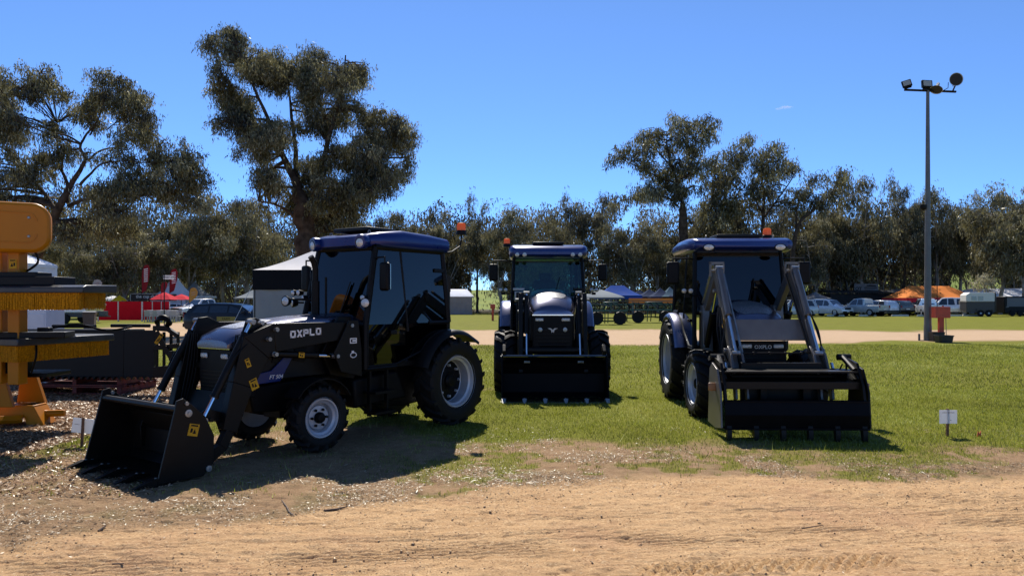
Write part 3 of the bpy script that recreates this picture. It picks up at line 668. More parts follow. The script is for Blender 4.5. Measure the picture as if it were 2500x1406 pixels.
# --- left tractor, seen from its left front
T1 = dict(zlo=.80, rear=(.58, .34, .60, .33), front=(.375, .23, .60, .205), wb=2.2, steer=-3,
    hood=[(1.42, .34, 1.50, 1.33, .05), (2.0, .345, 1.475, 1.31, .05), (2.5, .345, 1.43, 1.25, .05), (2.85, .335, 1.37, 1.18, .06), (3.02, .31, 1.31, 1.16, .07), (3.08, .27, 1.24, 1.15, .05)],
    grille=(3.04, .62, 1.14, .28), vent=(2.45, 2.9, .62),
    cab=dict(xr=-.02, xrt=.05, xf=1.47, xft=1.26, zf=.84, zt=2.29, wb=.57, wt=.51, zs=1.36, xd=.97, a0=38, a1=88),
    glass=GL1, fender=(20, 128), fendermat=PLASTIC, mirror=(.72, .15, .34, 2.14, 1.93), marker=(1.50, .66, 1.62), smallmark=True,
    roof=dict(rings=[(-.14, .44, 2.33, 2.42, .04), (-.08, .53, 2.29, 2.47, .07), (.3, .57, 2.27, 2.50, .09), (.8, .57, 2.27, 2.52, .09), (1.15, .56, 2.28, 2.48, .08), (1.30, .50, 2.29, 2.45, .07), (1.38, .42, 2.31, 2.42, .04)],
              hatch=(.95, .5, 2.53, .62), eyes=[(1.2, .35, 2.46), (1.2, -.35, 2.46), (.2, .4, 2.49), (.2, -.4, 2.49)],
              lights=[(1.42, .43, 2.335, .062, 12, 1), (1.42, -.43, 2.335, .062, -12, 1)]),
    beacon=((-.46, .42, 2.56), [(.0, .49, 2.28), (-.2, .47, 2.31), (-.42, .43, 2.40), (-.46, .42, 2.48), (-.46, .42, 2.56)]), exhaust=(1.72, -.02, 1.3, 1.88))
t1 = tractor('tractor', 'left blue tractor in side view with OXPLO on its lowered loader arm', (-1.32, 10.18), R(234), T1)
for s in (1, -1):        # rounded pods over the roof lights
    MB().lathe([(0, -.20), (.06, -.17), (.085, -.08), (.09, 0), (.08, .02)], axis='x', n=16).build('light_pod', BLUE, t1, loc=(1.415, s * .43, 2.35), rot=(0, R(4), R(10 * s)))
A = .49
for s in (1, -1):
    y0, y1 = s * (A - .05), s * (A + .05)
    arm = MB().strip([(1.60, 1.31), (2.70, 1.26), (2.92, 1.17), (3.07, .80), (3.22, .36)], [.09, .15, .165, .12, .08], y0, y1).prism([(2.66, 1.38), (2.86, 1.47), (2.97, 1.46), (3.06, 1.22), (2.9, 1.2)], s * (A - .06), s * (A - .04)).build('loader_arm', STEEL_BLACK, t1, bevel=.006)
    MB().prism([(1.50, .72), (1.86, .80), (1.98, 1.06), (1.74, 1.46), (1.56, 1.46), (1.50, 1.1)], s * (A - .12), s * (A - .07)).prism([(1.52, .76), (1.84, .84), (1.94, 1.06), (1.72, 1.42), (1.58, 1.42), (1.53, 1.1)], s * (A + .065), s * (A + .085)).build('loader_mast', STEEL_BLACK, t1, bevel=.006)
    cylinder(t1, (1.89, 1.02), (2.71, 1.09), s * (A + .01), .036, (.28, .98), 'lift_cylinder')
    cylinder(t1, (2.95, 1.43), (3.48, .50), s * (A - .0), .038, (.12, .78), 'tilt_cylinder')
    MB().strip([(3.20, .34), (3.26, .50), (3.40, .55), (3.50, .50)], [.05, .05, .045, .04], s * (A - .08), s * (A - .055)).strip([(3.50, .50), (3.56, .36), (3.55, .16)], .035, s * (A - .04), s * (A + .04)).strip([(3.22, .36), (3.30, .22), (3.42, .14), (3.52, .14)], .05, s * (A - .02), s * (A + .06)).build('linkage', STEEL_BLACK, t1, bevel=.004)
    for (x, z) in ((1.68, 1.36), (2.70, 1.345), (2.88, 1.42), (2.79, 1.25), (2.71, 1.09), (1.89, 1.02)): MB().tube([(x, s * (A + .045), z), (x, s * (A + .10), z)], .022, 10).build('pivot_pin', ZINC, arm)
    sticker(arm, 2.95, .80, s * (A + .053), .09, .11, R(20)); sticker(arm, 3.02, 1.02, s * (A + .053), .0505, .09, R(20))
    sticker(t1, 2.36, 1.06, s * (A + .052), .075, .055, R(-5))
    for k in range(4): hose(t1, [(3.0 + .02 * k, s * (A - .09), 1.3), (3.02 + .035 * k, s * (A - .10), .95), (3.10 + .03 * k, s * (A - .1), .62), (3.2, s * (A - .1), .48)], .007)
    hose(t1, [(2.9, s * (A + .02), 1.30), (3.14, s * (A + .06), 1.12), (3.25, s * (A + .05), .95)], .009)
MB().tube([(2.98, -A, .95), (2.98, A, .95)], .05, 12).box((3.12, 0, .56), (.05, .9, .30), rotm(0, R(-20), 0)).tube([(3.42, -A - .06, .5), (3.42, A + .06, .5)], .022, 10).build('cross_tube', STEEL_BLACK, t1)
bk = bucket(t1, [(4.06, .02), (3.62, .04), (3.54, .12), (3.53, .36), (3.60, .54), (3.74, .66), (3.82, .67)], 1.38, [(4.04, .02), (3.60, .02), (3.50, .12), (3.49, .38), (3.58, .57), (3.72, .70), (3.80, .76), (3.86, .74), (3.88, .64)], 5, .19)
MB().tube([(3.84, -.69, .665), (3.84, .69, .665)], .03, 10).build('top_bar', STEEL_BLACK, bk)
sticker(bk, 3.70, .46, .704, .10, .11, R(-14)); sticker(bk, 3.70, .46, -.704, .10, .11, R(-14))
MB().lathe([(.035, .70), (.035, .712), (.014, .714), (.014, .722), (0, .722)], (3.75, 0, .62), n=12).lathe([(.03, .70), (.03, .716), (0, .718)], (3.55, 0, .08), n=10).build('side_pin', ZINC, bk)
# OXPLO in block strokes on the outside of each arm
def block_letters(parent, x, z, y, h, m, name='lettering', slope=0.):
    b = MB(); s = 1 if y > 0 else -1; st = h * .24; w = h * .92; pitch = h * 1.10; cx = x
    def bar(a0, a1, b0, b1): b.box((cx - s * 0 + dirx * (a0 + a1) / 2, y, z + zoff + (b0 + b1) / 2), (abs(a1 - a0), .006, b1 - b0))
    dirx = -1 if s > 0 else 1
    for i, ch in enumerate('OXPLO'):
        o0 = i * pitch; zoff = slope * o0
        if ch == 'O':
            bar(o0, o0 + w, 0, st); bar(o0, o0 + w, h - st, h); bar(o0, o0 + st, 0, h); bar(o0 + w - st, o0 + w, 0, h)
        elif ch == 'L': bar(o0, o0 + st, 0, h); bar(o0, o0 + w * .9, 0, st)
        elif ch == 'P': bar(o0, o0 + st, 0, h); bar(o0, o0 + w, h - st, h); bar(o0 + w - st, o0 + w, h * .42, h); bar(o0, o0 + w, h * .36, h * .36 + st)
        else:
            for a, c in ((0, 1), (1, 0)):
                p0 = (cx + dirx * (o0 + a * (w - st)), z + zoff); p1 = (cx + dirx * (o0 + c * (w - st)), z + zoff + h)
                b.prism([p0, (p0[0] + dirx * st * 1.15, p0[1]), (p1[0] + dirx * st * 1.15, p1[1]), p1], y - .003, y + .003)
    return b.build(name, m, parent, smooth=0)
block_letters(t1, 2.51, 1.25, A + .054, .077, WTEXT, slope=.06)
block_letters(t1, 2.08, 1.275, -A - .054, .077, WTEXT, slope=-.06)
for zz, kind in ((1.16, 0), (1.03, 1)):       # white marks on the mast plate
    if kind == 0: MB().box((1.66, A + .088, zz), (.10, .004, .012)).box((1.66, A + .088, zz + .05), (.10, .004, .012)).box((1.705, A + .088, zz + .025), (.012, .004, .05)).box((1.615, A + .088, zz + .025), (.012, .004, .05)).box((1.65, A + .089, zz + .025), (.05, .004, .02)).build('mast_label', WTEXT, t1)
    else: MB().tube([(1.66 + .045 * math.cos(a), A + .089, zz - .01 + .028 * math.sin(a)) for a in [2 * math.pi * k / 14 for k in range(15)]], .006, 5).box((1.67, A + .089, zz + .025), (.03, .004, .03)).build('mast_label', WTEXT, t1)
text('model_decal', 'FT 504', .06, WTEXT, t1, (2.56, .368, .83), (R(90), 0, R(180)), .002, .25)
# blue lower side fin and twin work lights on the exhaust side
for s in (1, -1):
    MB().prism([(2.32, 1.06), (2.42, 1.06), (2.62, .90), (2.95, .86), (2.98, .76), (2.50, .78)], s * .352, s * .366).build('side_fin', BLUE, t1, bevel=.006)
    fm = MB(); rr_ = []
    for k in range(9):
        a = R(35 + 115 * k / 8); ra = .42; rr_.append([(2.2 + ra * math.cos(a), s * .49, .375 + ra * math.sin(a)), (2.2 + (ra + .012) * math.cos(a), s * .49, .375 + (ra + .012) * math.sin(a)), (2.2 + (ra + .012) * math.cos(a), s * .73, .375 + (ra + .012) * math.sin(a)), (2.2 + ra * math.cos(a), s * .73, .375 + ra * math.sin(a))])
    fm.loft(rr_).build('front_fender', PLASTIC, t1)
MB().tube([(1.74, -.05, 1.66), (1.78, -.42, 1.66)], .014, 6).build('lamp_bar', PLASTIC, t1)
lamp(t1, (1.84, -.42, 1.64), .062, (0, 0, R(10)), 'indicator_lamp')
for dy in (-.30, -.20): lamp(t1, (1.82, dy, 1.74), .036, (0, 0, 0), 'work_light')

# --- middle tractor, head on
T2 = dict(zlo=.95, rear=(.77, .42, .76, .46), front=(.56, .36, .83, .33), wb=2.22,
    hood=[(1.30, .40, 1.88, 1.52, .22), (1.8, .42, 1.86, 1.50, .24), (2.3, .42, 1.78, 1.46, .26), (2.6, .41, 1.68, 1.42, .22), (2.76, .38, 1.57, 1.40, .15), (2.82, .34, 1.49, 1.39, .08)],
    grille=(2.80, .70, 1.385, .345), fog=True, vent=(1.95, 2.55, .62),
    cab=dict(xr=-.30, xrt=-.25, xf=1.28, xft=1.12, zf=1.02, zt=2.48, wb=.70, wt=.66, zs=1.62, xd=.95, a0=40, a1=95),
    glass=GL2, fender=(25, 150), fendermat=HOODM, mirror=(1.06, .17, .33, 2.40, 2.19), marker=(1.33, .87, 1.78),
    roof=dict(rings=[(-.42, .62, 2.52, 2.62, .04), (-.34, .72, 2.48, 2.68, .07), (.3, .76, 2.46, 2.74, .10), (.9, .76, 2.46, 2.74, .10), (1.25, .76, 2.46, 2.71, .09), (1.42, .72, 2.49, 2.67, .07), (1.47, .66, 2.52, 2.63, .04)],
              hatch=(1.0, .5, 2.755, .60), eyes=[(1.2, .5, 2.71), (1.2, -.5, 2.71)],
              lights=[(1.45, .60, 2.52, .05, 0, 1), (1.45, .46, 2.52, .05, 0, 1), (1.45, -.46, 2.52, .05, 0, 1), (1.45, -.60, 2.52, .05, 0, 1)]),
    beacon=((.95, -.80, 2.70), [(.9, -.66, 2.5), (.92, -.76, 2.55), (.95, -.80, 2.70)]))
t2 = tractor('tractor', 'middle blue tractor facing the camera head on with a flat toothed bucket', (0.70, 15.50), R(270), T2)
def portal(t, A, pivot, elbow, foot, m, hw=(.08, .12, .12, .08), knee=None, bucket_pin=None):
    for s in (1, -1):
        y0, y1 = s * (A - .036), s * (A + .036)
        arm = MB().strip([pivot, elbow, knee, foot] if knee else [pivot, elbow, foot], hw, y0, y1).build('loader_arm', m, t, bevel=.006)
        MB().prism([(pivot[0] - .14, pivot[1] - .75), (pivot[0] + .2, pivot[1] - .75), (pivot[0] + .12, pivot[1] + .10), (pivot[0] - .1, pivot[1] + .10)], s * (A - .07), s * (A + .07)).build('loader_mast', m, t, bevel=.008)
        for (x, z) in (pivot, elbow, foot): MB().tube([(x, s * (A - .09), z), (x, s * (A + .09), z)], .025, 10).build('pivot_pin', ZINC, arm)
        sticker(arm, (elbow[0] + foot[0]) / 2, (elbow[1] + foot[1]) / 2, s * (A + .047), .07, .12, R(25))
A2 = .55
portal(t2, A2, (1.45, 1.70), (2.72, 1.66), (3.02, .42), STEEL_BLACK, (.08, .12, .08))
for s in (1, -1):
    cylinder(t2, (1.60, 1.05), (2.55, 1.45), s * (A2 - .0), .04, (.05, .62), 'lift_cylinder')
    cylinder(t2, (2.76, 1.78), (3.16, .62), s * (A2 - .10), .036, (.05, .6), 'tilt_cylinder')
    MB().box((1.5, s * (A2 + .02), 1.86), (.10, .22, .05)).box((1.5, s * (A2 + .02), 1.72), (.06, .16, .2)).build('valve_block', ZINC if s < 0 else STEEL_BLACK, t2, bevel=.008)
    for k in range(3): hose(t2, [(1.6, s * (A2 - .05), 1.6 - .05 * k), (2.0, s * (A2 - .16), 1.2 + .1 * k), (2.6, s * (A2 - .14), 1.3), (2.9, s * (A2 - .13), .8), (3.05, s * (A2 - .12), .55)], .010)
MB().tube([(2.96, -A2, .80), (2.96, A2, .80)], .05, 12).box((3.04, 0, .58), (.04, 1.0, .30)).tube([(2.95, -.80, .92), (2.95, -.80, .93)], .01, 5).build('cross_tube', STEEL_BLACK, t2)
BKT2 = mat('bucket_paint', (.0030, .0030, .0040), .45, var=.2, spec=.08)
b2 = bucket(t2, [(3.68, .02), (3.20, .03), (3.08, .10), (3.05, .42), (3.12, .60), (3.26, .72)], 1.72, [(3.66, .02), (3.2, .01), (3.05, .10), (3.02, .42), (3.08, .62), (3.22, .76), (3.34, .74)], 6, .10, m=BKT2, tmat=ZINC)
MB().tube([(3.29, -.86, .725), (3.29, .86, .725)], .026, 10).build('top_bar', mat('gloss_black', (.01, .01, .011), .12, spec=.8, coat=1.0), b2)
for s in (1, -1): MB().strip([(3.22, .66), (3.26, .80), (3.18, .86), (3.10, .80)], .045, s * .80, s * .86).build('hook_plate', STEEL_BLACK, b2, bevel=.01)
# flying badge on the grille
MB().prism([(-.09, .03), (-.03, .0), (-.02, -.05), (0, -.03), (.02, -.05), (.03, 0), (.09, .03), (.03, .03), (0, .0), (-.03, .03)], 2.822, 2.830, 'yz').build('grille_badge', ZINC, t2, loc=(0, 0, 1.14))

# --- right tractor, loader raised, four-in-one bucket
T3 = dict(zlo=.84, rear=(.67, .38, .68, .40), front=(.48, .32, .72, .28), wb=2.0, steer=2,
    hood=[(1.30, .40, 1.66, 1.30, .20), (1.6, .41, 1.64, 1.28, .22), (1.95, .41, 1.57, 1.24, .24), (2.2, .40, 1.46, 1.18, .22), (2.36, .35, 1.33, 1.14, .14), (2.42, .29, 1.22, 1.12, .07)],
    grille=(2.40, .58, 1.10, .32), vent=(1.62, 2.18, .64),
    cab=dict(xr=-.22, xrt=-.16, xf=1.34, xft=1.20, zf=.92, zt=2.40, wb=.68, wt=.64, zs=1.46, xd=.98, a0=40, a1=95),
    glass=GL1, fender=(18, 150), fendermat=HOODM, mirror=(.98, .19, .34, 2.26, 2.06), marker=(1.36, .80, 1.72),
    roof=dict(rings=[(-.34, .60, 2.44, 2.52, .03), (-.26, .70, 2.40, 2.56, .06), (.3, .74, 2.38, 2.60, .08), (.9, .75, 2.37, 2.60, .08), (1.35, .75, 2.37, 2.575, .08), (1.52, .71, 2.40, 2.54, .05), (1.57, .64, 2.43, 2.51, .03)],
              hatch=(1.05, .5, 2.615, .66), eyes=[(1.3, .5, 2.575), (1.3, -.5, 2.575), (.4, .5, 2.6), (.4, -.5, 2.6)],
              lights=[(1.56, .52, 2.425, .05, 0, 1.7), (1.56, -.52, 2.425, .05, 0, 1.7)]),
    beacon=((1.02, .50, 2.585), None))
t3 = tractor('tractor', 'right blue tractor with raised peaked loader arms and wide open bucket', (3.44, 12.35), R(268.6), T3)
DGREY = mat('loader_grey_paint', (.12, .108, .098), .34, metal=.35, var=.15, scale=4)
A3 = .52
portal(t3, A3, (1.36, 1.48), (2.02, 2.06), (3.08, .62), DGREY, (.075, .08, .07, .05), knee=(2.55, 1.36))
for s in (1, -1):
    cylinder(t3, (1.52, .98), (2.10, 1.78), s * (A3 + .02), .042, (.0, .62), 'lift_cylinder')
    cylinder(t3, (2.16, 2.10), (2.99, .98), s * (A3 + .0), .042, (.02, .58), 'tilt_cylinder', DGREY)
    MB().tube([(1.95, s * (A3 - .09), 2.12), (2.95, s * (A3 - .09), .98)], .016, 6).tube([(1.30, s * (A3 + .02), 1.60), (1.92, s * (A3 + .02), 2.16)], .026, 8).build('level_rod', ZINC if s < 0 else STEEL_BLACK, t3)
    MB().box((2.03, s * A3, 2.17), (.05, .20, .03)).box((2.03, s * (A3 + .09), 2.08), (.05, .02, .2)).box((2.03, s * (A3 - .09), 2.08), (.05, .02, .2)).build('arm_cap', DGREY, t3)
    MB().strip([(2.86, 1.02), (2.98, .92), (3.20, .58), (3.24, .42)], [.06, .07, .06, .05], s * (A3 - .085), s * (A3 - .055)).strip([(2.86, 1.02), (2.98, .92), (3.20, .58), (3.24, .42)], [.06, .07, .06, .05], s * (A3 + .055), s * (A3 + .085)).tube([(2.86, s * (A3 - .12), 1.0), (2.86, s * (A3 + .12), 1.0)], .035, 10).build('linkage', DGREY, t3, bevel=.005)
    for k in range(3): hose(t3, [(2.4 + .04 * k, s * (A3 + .07), 1.55), (2.62 + .05 * k, s * (A3 + .14 - .03 * k), 1.25), (2.8, s * (A3 + .12), .95 + .04 * k), (3.05, s * (A3 + .08), .78), (3.15, s * (A3 - .04), .66)], .010)
    for k in range(2): MB().tube([(3.0 + .02 * k, s * (A3 + .10 + .05 * k), .86), (3.08 + .02 * k, s * (A3 + .11 + .05 * k), .70)], .018, 8).build('hose_coupling', CHROME, t3)
MB().prism([(2.50, 1.385), (2.53, 1.40), (2.64, 1.17), (2.64, 1.12), (2.60, 1.12)], -A3 - .02, A3 + .02).build('cross_plate', mat('plate_grey_paint', (.13, .118, .105), .45, var=.08), t3, bevel=.008)
W3 = 1.74
b3 = MB()
b3.strip([(3.52, .60), (3.30, .66), (3.16, .72), (3.06, .76)], .012, -W3 / 2, W3 / 2).strip([(3.06, .76), (3.03, .64), (3.04, .54)], .012, -W3 / 2, W3 / 2).box((3.28, 0, .785), (.40, W3 * .96, .02)).box((3.50, 0, .63), (.05, W3 * .98, .09))
b3 = b3.build('bucket', STEEL_BLACK, t3, bevel=.004)
for s in (1, -1):
    MB().prism([(3.02, .12), (3.10, .80), (3.22, .88), (3.46, .82), (3.62, .56), (3.66, .14), (3.4, .10)], s * (W3 / 2 - .012), s * (W3 / 2 + .012)).build('side_plate', STEEL_BLACK if s > 0 else DGREY, b3, bevel=.004)
    MB().tube([(3.12, s * (W3 / 2 - .10), .94), (3.42, s * (W3 / 2 - .08), .80)], .036, 10).tube([(3.38, s * (W3 / 2 - .085), .82), (3.52, s * (W3 / 2 - .08), .70)], .02, 8).tube([(3.10, s * (W3 / 2 - .16), .94), (3.10, s * (W3 / 2), .94)], .04, 10).build('clam_cylinder', STEEL_BLACK, b3)
    MB().strip([(3.14, .90), (3.40, .86), (3.56, .62), (3.62, .40)], .035, s * (W3 / 2 - .07), s * (W3 / 2 - .04)).build('clam_arm', STEEL_BLACK, b3)
    MB().box((3.40, s * (W3 / 2 + .05), .60), (.03, .10, .10)).build('reflector', mat('dull_amber', (.28, .13, .05), .4), b3, bevel=.02)
jaw = MB().strip([(3.66, .46), (3.70, .30), (3.66, .125)], .012, -W3 / 2 + .03, W3 / 2 - .03).box((3.63, 0, .455), (.10, W3 - .06, .02)).box((3.63, 0, .135), (.14, W3 - .04, .02)).build('clam_jaw', BKT2, b3, bevel=.004)
tine = MB().prism([(-.03, .10), (.04, .10), (.07, .0), (.06, -.095), (.02, -.095)], -.028, .028).mesh('tine', STEEL_BLACK)
for k in range(6): share(tine, 'tine', b3, (3.64, -W3 / 2 + .08 + (W3 - .16) * k / 5, .085))
mid = MB().box((3.12, 0, .56), (.06, 1.0, .62)).tube([(3.20, -.62, .70), (3.20, .62, .70)], .035, 10).tube([(3.26, -.5, .62), (3.26, .5, .62)], .018, 8).tube([(3.00, -.58, .98), (3.00, .3, .98)], .012, 6)
for k in range(5): mid.box((3.00, -.5 + .2 * k, .98), (.035, .025, .035))
mid.box((3.2, -.25, .52), (.1, .08, .2)).box((3.2, .28, .52), (.1, .1, .2)).build('hitch_frame', STEEL_BLACK, t3, bevel=.004)
for s in (1, -1):
    hose(t3, [(3.15, s * .45, .72), (3.20, s * .62, .80), (3.22, s * .76, .70), (3.14, s * .80, .90)], .012)
    hose(t3, [(2.95, s * .46, .84), (3.12, s * .36, .62), (3.24, s * .58, .66), (3.18, s * .74, .86)], .010)
text('grille_lettering', 'OXPLO', .07, WTEXT, t3, (2.425, 0, 1.02), (R(90), 0, R(90)), .002)
text('grille_lettering', 'OXPLO', .05, WTEXT, t2, (2.822, 0, 1.00), (R(90), 0, R(90)), .002) if False else None
# ---------------------------------------------------------------- foreground things at the left
YEL = mat('machine_yellow', (.43, .150, .001), .4, var=.05, scale=2, spec=.25)
BRIS = mat('yellow_bristle', (.46, .185, .002), .6, var=.35, scale=60, spec=.1)
DECK = mat('deck_black', (.020, .020, .022), .35, var=.25, scale=5, dust=.15)
ym = thing('sweeper_broom', 'tall yellow sweeper with a rounded hood and two black decks of hanging bristles', 'sweeper', (-6.0, 8.9, 0))
def W(o, b, name, m, bevel=0, **k):        # build in world metres under a thing standing at o
    x = b.build(name, m, o, bevel=bevel, **k); x.location = (-o.location[0], -o.location[1], -o.location[2]) if o.rotation_euler[2] == 0 else x.location; return x
def rounded(pts_r, n=6):                    # rounded rectangle outline (x0,x1,z0,z1,r)
    x0, x1, z0, z1, r = pts_r; out = []
    for cx, cz, a0 in ((x1 - r, z1 - r, 0), (x0 + r, z1 - r, 90), (x0 + r, z0 + r, 180), (x1 - r, z0 + r, 270)):
        for k in range(n + 1):
            a = R(a0 + 90 * k / n); out.append((cx + r * math.cos(a), cz + r * math.sin(a)))
    return out
hood_o = MB().prism(rounded((-1.7, .46, 2.21, 2.80, .19)), -.12, .14).build('top_hood', YEL, ym, bevel=.04, loc=(.05, -.24, 0), rot=(0, 0, R(28)))
MB().tube([(x, -.121, z) for x, z in rounded((-1.6, .32, 2.33, 2.68, .10))], .008, 5).build('panel_seam', YEL, ym, loc=(.05, -.24, 0), rot=(0, 0, R(28)))
MB().lathe([(.07, -.135), (.07, -.11)], (-.30, 0, 2.50), n=16).build('hood_port', PLASTIC, ym, loc=(.05, -.24, 0), rot=(0, 0, R(28)))
W(ym, MB().box((-5.90, 8.80, 1.46), (.14, .16, 1.62)).box((-6.14, 8.86, 1.46), (.12, .16, 1.62)), 'column', YEL, .01)
W(ym, MB().box((-5.95, 8.75, 1.875), (1.3, .42, .10)).box((-5.8, 8.75, 1.95), (.5, .3, .06)), 'upper_mount', BLACK, .008)
W(ym, MB().prism([(8.42, 1.735), (8.42, 1.80), (8.50, 1.825), (9.15, 1.835), (9.15, 1.735)], -7.8, -4.90, 'yz'), 'upper_deck', DECK, .01)
def bristles(p0, p1, z0, z1, rows=2, dens=90):
    b = MB(); p0 = Vector((*p0, 0)); p1 = Vector((*p1, 0)); L = (p1 - p0).length; n = int(L * dens); d = (p1 - p0).normalized(); q = Vector((-d.y, d.x, 0))
    for r_ in range(rows):
        for i in range(n):
            c_ = p0.lerp(p1, (i + rnd.random()) / n) + q * (.02 * r_ + .012 * rnd.random()); w = .0035 + .002 * rnd.random(); e = d * w; k = d * rnd.uniform(-.007, .007) + q * rnd.uniform(-.012, .012); zb = z0 + rnd.uniform(-.004, .006)
            t = Vector((0, 0, z1)); bt = Vector((0, 0, zb))
            b.add([c_ - e + t, c_ + e + t, c_ + e + k + bt, c_ - e + k + bt], [(0, 1, 2, 3)])
    b.box((p0 + p1) / 2 + q * .03 + Vector((0, 0, (z0 + z1) / 2 + .005)), (L, .02, z1 - z0 - .02), Matrix.Rotation(math.atan2(d.y, d.x), 4, 'Z'))
    return b
o_ = W(ym, bristles((-7.6, 8.46), (-4.97, 8.46), 1.54, 1.74, dens=230), 'upper_bristles', BRIS, smooth=0); o_['kind'] = 'stuff'
o_ = W(ym, bristles((-4.97, 8.46), (-4.95, 9.0), 1.54, 1.74), 'upper_bristles', BRIS, smooth=0); o_['kind'] = 'stuff'
bm_ = MB().lathe([(.018, -.02), (.018, .0), (.01, .006), (0, .006)], n=6, flip=-1).mesh('bolt', ZINC)
for bx2, bz2 in ((.24, 2.40), (.24, 2.62), (-.1, 2.40), (-.1, 2.62)):
    q = Vector((bx2, -.125, bz2)); q.rotate(Matrix.Rotation(R(28), 3, 'Z')); share(bm_, 'bolt', ym, (q.x + .05, q.y - .24, q.z), (0, 0, R(28)))
hose(ym, [(.05, .0, 1.95), (.34, -.10, 2.10), (.30, -.14, 2.28)], .014); hose(ym, [(.26, -.10, .78), (.36, -.16, 1.0), (.26, -.02, 1.2)], .014)
sticker(ym, .10, 2.08, -.185, .09, .11)
Cc = Vector((-5.77, 8.60)); u = Vector((.309, .951)); v = Vector((-.951, .309))
def dk(a, b): return tuple(Cc + u * a + v * b)
W(ym, MB().prism([dk(-.03, -.04), dk(1.34, -.04), dk(1.36, .10), dk(1.2, 1.1), dk(-.03, 1.6)], 1.115, 1.20, 'xy'), 'lower_deck', DECK, .012)
o_ = W(ym, bristles(dk(0, 0), dk(1.30, 0), .925, 1.12, dens=230), 'lower_bristles', BRIS, smooth=0); o_['kind'] = 'stuff'
o_ = W(ym, bristles(dk(0, 1.5), dk(0, 0), .925, 1.12, dens=230), 'lower_bristles', BRIS, smooth=0); o_['kind'] = 'stuff'
W(ym, MB().box((-5.95, 8.9, 1.235), (1.1, .40, .07), rotm(0, 0, R(15))).box((-5.7, 9.0, 1.29), (.14, .1, .06)), 'lower_mount', BLACK, .008)
hose(ym, [(.1, .3, 1.27), (.45, .5, 1.34), (.75, .65, 1.26), (.95, .9, 1.30)], .014)
W(ym, MB().box((-6.2, 9.2, .74), (1.1, .5, .05)).box((-6.2, 9.0, .84), (.5, .3, .14)), 'pivot_plate', BLACK, .008)
W(ym, MB().prism([(-6.95, .30), (-6.30, .30), (-6.42, .72), (-6.85, .72)], 9.30, 9.36), 'base_gusset', YEL, .006)
W(ym, MB().prism([(-6.55, .30), (-6.18, .30), (-6.32, .72), (-6.5, .72)], 9.75, 9.81), 'base_gusset', YEL, .006)
W(ym, MB().box((-7.1, 9.62, .22), (1.9, .26, .16)).prism([(-6.32, .30), (-6.16, .30), (-6.02, .04), (-6.24, .04)], 9.48, 9.76).tube([(-6.2, 9.64, .17), (-5.88, 9.70, .17)], .045, 12).tube([(-7.3, 9.0, .13), (-6.28, 9.46, .13)], .055, 4).box((-6.9, 9.3, .03), (.9, .12, .06)), 'base_frame', YEL, .008)

# grapple bucket on two stacked red pallets
PAL = mat('pallet_red', (.16, .035, .028), .8, var=.4, scale=9, bump=.3, dust=.3)
cx, cy = -7.50, 13.25
for k, z0 in enumerate((0.02, .17)):
    t = thing('pallet', ['lower weathered red timber pallet under the black grapple bucket', 'upper red timber pallet carrying the black grapple bucket'][k], 'pallet', (cx, cy, z0), R(-4), 'stacked red pallets')
    brd = MB().box((0, 0, 0), (1.76, .095, .02)).mesh('board', PAL); brr = MB().box((0, 0, 0), (.07, 1.1, .09)).mesh('bearer', PAL)
    for i in range(7): share(brd, 'deck_board', t, (0, -.5 + i / 6, .14))
    for i in range(3): share(brd, 'base_board', t, (0, -.5 + i / 2, .02))
    for i in range(3): share(brr, 'bearer', t, (-.8 + .8 * i, 0, .08))
gbk = thing('grapple_bucket', 'long black attachment bucket with slotted end plate lying on the pallets', 'bucket', (-7.0, 12.9, .34), R(-3))
MB().prism([(-.32, .0), (-.30, .80), (-.26, .82), (.34, .80), (.5, .45), (.46, .02)], -1.55, .40, 'yz').build('shell', BLACK, gbk, bevel=.01)
MB().prism([(-.318, .005), (-.298, .80), (-.26, .80), (-.28, .005)], .40, .93, 'yz').build('front_plate', BLACK, gbk)
ep = MB()
for k in range(4): ep.box((.99 + .105 * k, -.33 + .035 * k, .40), (.036, .05, .74))
ep.prism([(.93, .0), (1.28, .0), (1.36, .16), (1.36, .22), (.93, .18)], -.36, -.28).prism([(.93, .46), (1.36, .50), (1.36, .58), (.93, .54)], -.36, -.28).prism([(.93, .80), (1.18, .78), (1.36, .66), (1.36, .74), (1.15, .88), (.93, .88)], -.36, -.28).strip([(1.0, .78), (1.14, .52), (1.30, .30)], .045, -.39, -.36)
ep.build('end_plate', STEEL_BLACK, gbk, bevel=.005)
hose(gbk, [(1.0, -.3, .84), (1.02, -.34, 1.0), (1.12, -.36, 1.04), (1.2, -.34, .98), (1.14, -.3, .88)], .03, 'coiled_hose'); hose(gbk, [(1.02, -.32, .86), (1.0, -.38, .96), (1.14, -.4, .99), (1.22, -.3, .92), (1.1, -.26, .86)], .026, 'coiled_hose')
MB().tube([(-1.0, -.1, .86), (-.2, -.15, .86)], .03, 8).tube([(.05, -.1, .87), (.75, -.12, .87)], .03, 8).build('grapple_cylinder', STEEL_BLACK, gbk)
MB().box((1.31, -.44, .38), (.07, .10, .16)).build('valve', BLACK, gbk, bevel=.01)
sticker(gbk, 1.06, .66, -.395, .06, .2, R(35))
tk = MB().prism([(-.03, 0), (.03, 0), (.0, -.05)], -.06, .02).mesh('serration', BLACK)
for k in range(22): share(tk, 'serration', gbk, (-1.4 + .11 * k, -.33, .012))
WCAB = mat('cabinet_white', (.62, .63, .66), .4, var=.04)
o_ = MB().box((0, 0, .42), (.86, .6, .84)).box((0, -.303, .42), (.78, .01, .76)).build('cabinet', WCAB, None, bevel=.01, loc=(PX(92, 14.6), 14.6, .0)); o_.scale = (.82, 1, 1.74); tag(o_, 'plain white cabinet standing behind the yellow sweeper', 'cabinet')

